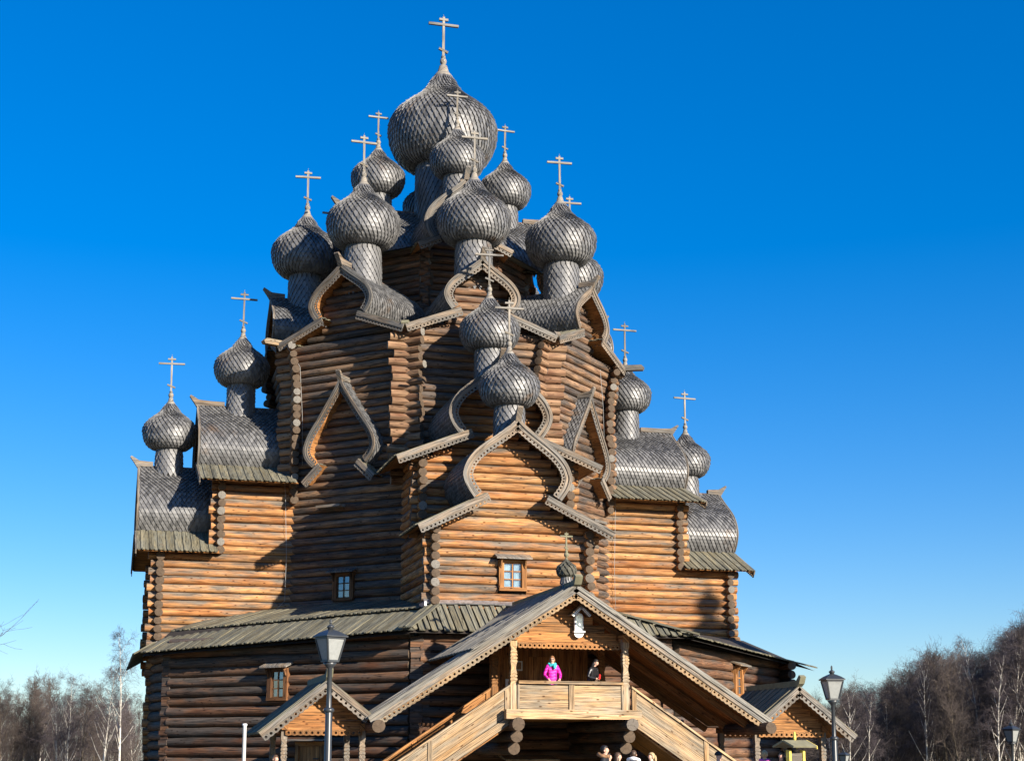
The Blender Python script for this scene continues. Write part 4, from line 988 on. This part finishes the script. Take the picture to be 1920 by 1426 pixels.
# ------------------------------------------------------------------ trees
def bare_tree(seed, H, birch=True, dense=1.0, spread=.30, r0=.16, tw=.0095, base=.36):
    g = random.Random(seed); tb, cb = MB(), MB()
    def perp(d): 
        u = Vector((g.gauss(0, 1), g.gauss(0, 1), g.gauss(0, 1))); u -= d * u.dot(d); return u.normalized()
    def limb(p, d, L, r, lvl, z0):
        n = 5 if lvl == 0 else (4 if lvl == 1 else 3); pts = [p.copy()]; q = p.copy(); dd = d.copy()
        for i in range(n):
            wob = .10 if lvl == 0 else .22
            dd = (dd + perp(dd) * g.uniform(0, wob) + Vector((0, 0, .16 if lvl in (0, 1) else (-.14 if birch else .08)))).normalized(); q = q + dd * (L / n); pts.append(q.copy())
        mb = tb if lvl < 2 else cb
        mb.tube(pts, [max(.004, r * (1 - .80 * i / n)) for i in range(n + 1)], 7 if lvl == 0 else (4 if lvl == 1 else 3), smooth=lvl < 2)
        if lvl >= 4: return
        cnt = [0, int(9 * dense), int(7 * dense), int(5 * dense)][lvl] if lvl else 0
        for k in range(cnt):
            t = g.uniform(.18, 1.0); i = min(n - 1, int(t * n)); f = t * n - i; pp = pts[i].lerp(pts[i + 1], f); d0 = (pts[i + 1] - pts[i]).normalized()
            nd = (d0 * g.uniform(.5, 1.0) + perp(d0) * g.uniform(.5, 1.0)).normalized()
            limb(pp, nd, L * (g.uniform(.34, .6) if lvl < 2 else g.uniform(.5, .85)), max(tw * (.55 if lvl > 2 else 1), r * .40), lvl + 1, z0)
    # trunk
    d = Vector((g.uniform(-.06, .06), g.uniform(-.06, .06), 1)).normalized(); pts = [Vector()]; q = Vector(); n = 9
    for i in range(n):
        d = (d + Vector((g.uniform(-.05, .05), g.uniform(-.05, .05), .05))).normalized(); q = q + d * H / n; pts.append(q.copy())
    tb.tube(pts, [max(.012, r0 * (1 - .95 * (i / n) ** .9)) for i in range(n + 1)], 8)
    nb_ = int(22 * dense)
    for k in range(nb_):
        t = base + (.985 - base) * (k + g.random()) / nb_; i = min(n - 1, int(t * n)); pp = pts[i].lerp(pts[i + 1], t * n - i); a = k * 2.4 + g.uniform(-.5, .5)
        nd = Vector((math.cos(a), math.sin(a), g.uniform(1.1, 2.2))).normalized(); L = H * spread * (1.15 - .8 * t) * g.uniform(.7, 1.25)
        limb(pp, nd, L, r0 * .34 * (1.1 - t * .8), 1, 0)
    return tb, cb
PROTO = []
for sd, H, bi, de, sp in ((11, 15, True, .86, .25), (12, 16.5, True, .86, .22), (13, 13.5, True, .84, .27), (14, 12, False, .9, .27), (15, 14, False, .86, .24)):
    tb, cb = bare_tree(sd, H, bi, de, sp); e = empty('birch_tree' if bi else 'bare_tree', (0, 0, 0))
    tb.build('trunk', 'birch' if bi else 'bark', e); cb.build('crown', 'twig' if bi else 'twig_brown', e); PROTO.append((e, H, bi, [False]))
TW = {}
def plant(px, ytop, dist, kind, label, group, cat='tree'):
    e, H, bi, used = PROTO[kind]; q = cam_pt(px, ytop, dist); g = ground_z(q.x, q.y) - .1; sc_ = (q.z - g) / H
    o = copy_tree(e) if used[0] else e; used[0] = True
    o.location = (q.x, q.y, g); o.rotation_euler = (R(rng.uniform(-2, 2)), R(rng.uniform(-2, 2)), rng.uniform(0, 6.28)); o.scale = (sc_ * rng.uniform(.95, 1.15),) * 2 + (sc_,)
    tag(o, label, cat, group); return o
def skyline(x):
    pts = [(1480, 1338), (1540, 1312), (1600, 1290), (1660, 1272), (1700, 1275), (1730, 1240), (1770, 1226), (1800, 1238), (1830, 1212), (1850, 1232), (1880, 1205), (1915, 1172), (1960, 1168), (2040, 1190)]
    for a, b in zip(pts, pts[1:]):
        if a[0] <= x <= b[0]: return a[1] + (b[1] - a[1]) * (x - a[0]) / (b[0] - a[0])
    return 1330 if x < 1480 else 1190
for px, dy, dist, k in ((1738, 0, 112, 0), (1768, -2, 110, 1), (1802, 2, 113, 2), (1832, -4, 104, 1), (1852, 8, 106, 0), (1880, 2, 101, 2), (1914, -4, 98, 1), (1950, 0, 99, 0)):
    plant(px, skyline(px) + dy, dist, k, 'tall white-stemmed birch above the right-hand wood, ' + {1738: 'leftmost of the tall ones', 1768: 'second tall one from the left', 1802: 'third tall one from the left', 1832: 'fourth tall one from the left', 1852: 'fifth tall one from the left', 1880: 'left of the tallest at the right edge', 1914: 'tallest, at the right edge', 1950: 'cut by the right edge'}[px], 'birches standing out of the right-hand wood')
x = 1478
while x < 1990:
    for dist in (101, 110, 119, 129, 141, 155):
        plant(x + rng.uniform(-9, 9), skyline(x) + rng.uniform(8, 44), dist + rng.uniform(-5, 5), rng.choice((0, 1, 2, 3, 4, 4, 3)), 'bare slender tree packed into the brown wood right of the church', 'trees of the right-hand wood')
    x += 20
for px, yt, dist, k in ((232, 1197, 128, 1), (196, 1262, 132, 2), (137, 1281, 136, 0)):
    plant(px, yt, dist, k, {232: 'tallest white birch, right beside the left edge of the church', 196: 'leaning white birch second from the left edge of the church', 137: 'upright birch in the middle of the left-hand wood'}[px], None)
x = -40
while x < 262:
    for dist in (140, 152, 165):
        plant(x + rng.uniform(-8, 8), 1308 - 12 * math.sin(x * .02) + rng.uniform(-16, 34), dist + rng.uniform(-5, 5), rng.choice((0, 2, 3, 4, 4)), 'bare slender tree packed into the brown wood left of the church', 'trees of the left-hand wood')
    x += 25
# bare tree just outside the frame whose branch tips reach in on the left
tb, cb = bare_tree(31, 6.6, False, .62, .42, .10, .010, .25); nt_ = empty('bare_tree'); tb.build('trunk', 'bark', nt_); cb.build('crown', 'twig_brown', nt_)
q = cam_pt(-188, 1300, 45); nt_.location = (q.x, q.y, 0); tag(nt_, 'bare tree at the left edge whose branch tips reach into the sky', 'tree')
# the wood beyond, too deep to tell trees apart
def deep_wood():
    g = random.Random(5); mb = MB()
    for x in list(range(1440, 2040, 5)) + list(range(-60, 262, 6)):
        for dist in ((160, 172, 186, 200) if x > 900 else (176, 192)):
            q = cam_pt(x + g.uniform(-4, 4), (skyline(x) + 22 if x > 900 else 1312) + g.uniform(0, 50), dist); z0 = ground_z(q.x, q.y); H = q.z - z0; b = Vector((q.x, q.y, z0))
            pts = [b, b + Vector((g.uniform(-.3, .3), g.uniform(-.3, .3), H * .5)), b + Vector((g.uniform(-.6, .6), g.uniform(-.6, .6), H))]
            mb.tube(pts, [.13, .08, .01], 4)
            for k in range(6):
                p0 = b + Vector((g.uniform(-1.5, 1.5), g.uniform(-1.5, 1.5), 0)); mb.tube([p0, p0 + Vector((g.uniform(-.5, .5), g.uniform(-.5, .5), H * g.uniform(.45, .85)))], [.05, .012], 3)
            for k in range(18):
                t = g.uniform(.08, .97); p = b.lerp(pts[2], t); a = g.uniform(0, 6.28); L = (1.15 - t) * H * .22 + .5; e = p + Vector((math.cos(a) * L * .7, math.sin(a) * L * .7, L * .75)); mb.tube([p, p.lerp(e, .5) + Vector((0, 0, -.1)), e], [.03, .022, .008], 3)
                for j in range(3): e2 = p.lerp(e, g.uniform(.4, 1)); mb.tube([e2, e2 + Vector((g.uniform(-.7, .7), g.uniform(-.7, .7), g.uniform(-.1, .9)))], [.018, .008], 3)
    o = mb.build('far_wood', 'twig_brown', None, kind='stuff', label='dense bare winter wood beyond the nearer trees', category='wood')
deep_wood()
# undergrowth thicket along the wood's edge

# ------------------------------------------------------------------ bell tower outside the frame, whose top shades the right arm
tip = Vector((10.75, -2.87, 9.0)) + SUNV * 46
BT = tag(empty('bell_tower', (tip.x, tip.y, 0)), 'log bell tower with tent roof standing off to the right', 'bell tower'); H = tip.z
mb = MB(); mb.lathe([(2.6, 0), (2.5, H - 11.5), (3.1, H - 11.0), (3.1, H - 10.8)], n=8, smooth=False); mb.build('tower_body', 'log_old', BT)
for k in range(8): mb = MB(); a = R(22.5 + 45 * k); mb.lathe([(.14, H - 10.8), (.14, H - 8.6)], (2.4 * math.cos(a), 2.4 * math.sin(a), 0), n=8); mb.build('belfry_post', 'board_grey', BT)
mb = MB(); mb.lathe([(3.2, H - 8.7), (3.1, H - 8.5), (.8, H - 2.3), (.3, H - 1.9)], n=8, smooth=False); mb.build('tent_roof', 'shingle', BT)
dm = onion('tower_dome', .5, 1.35, .7, 24, .12, BT); dm.location = (0, 0, H - 1.35)
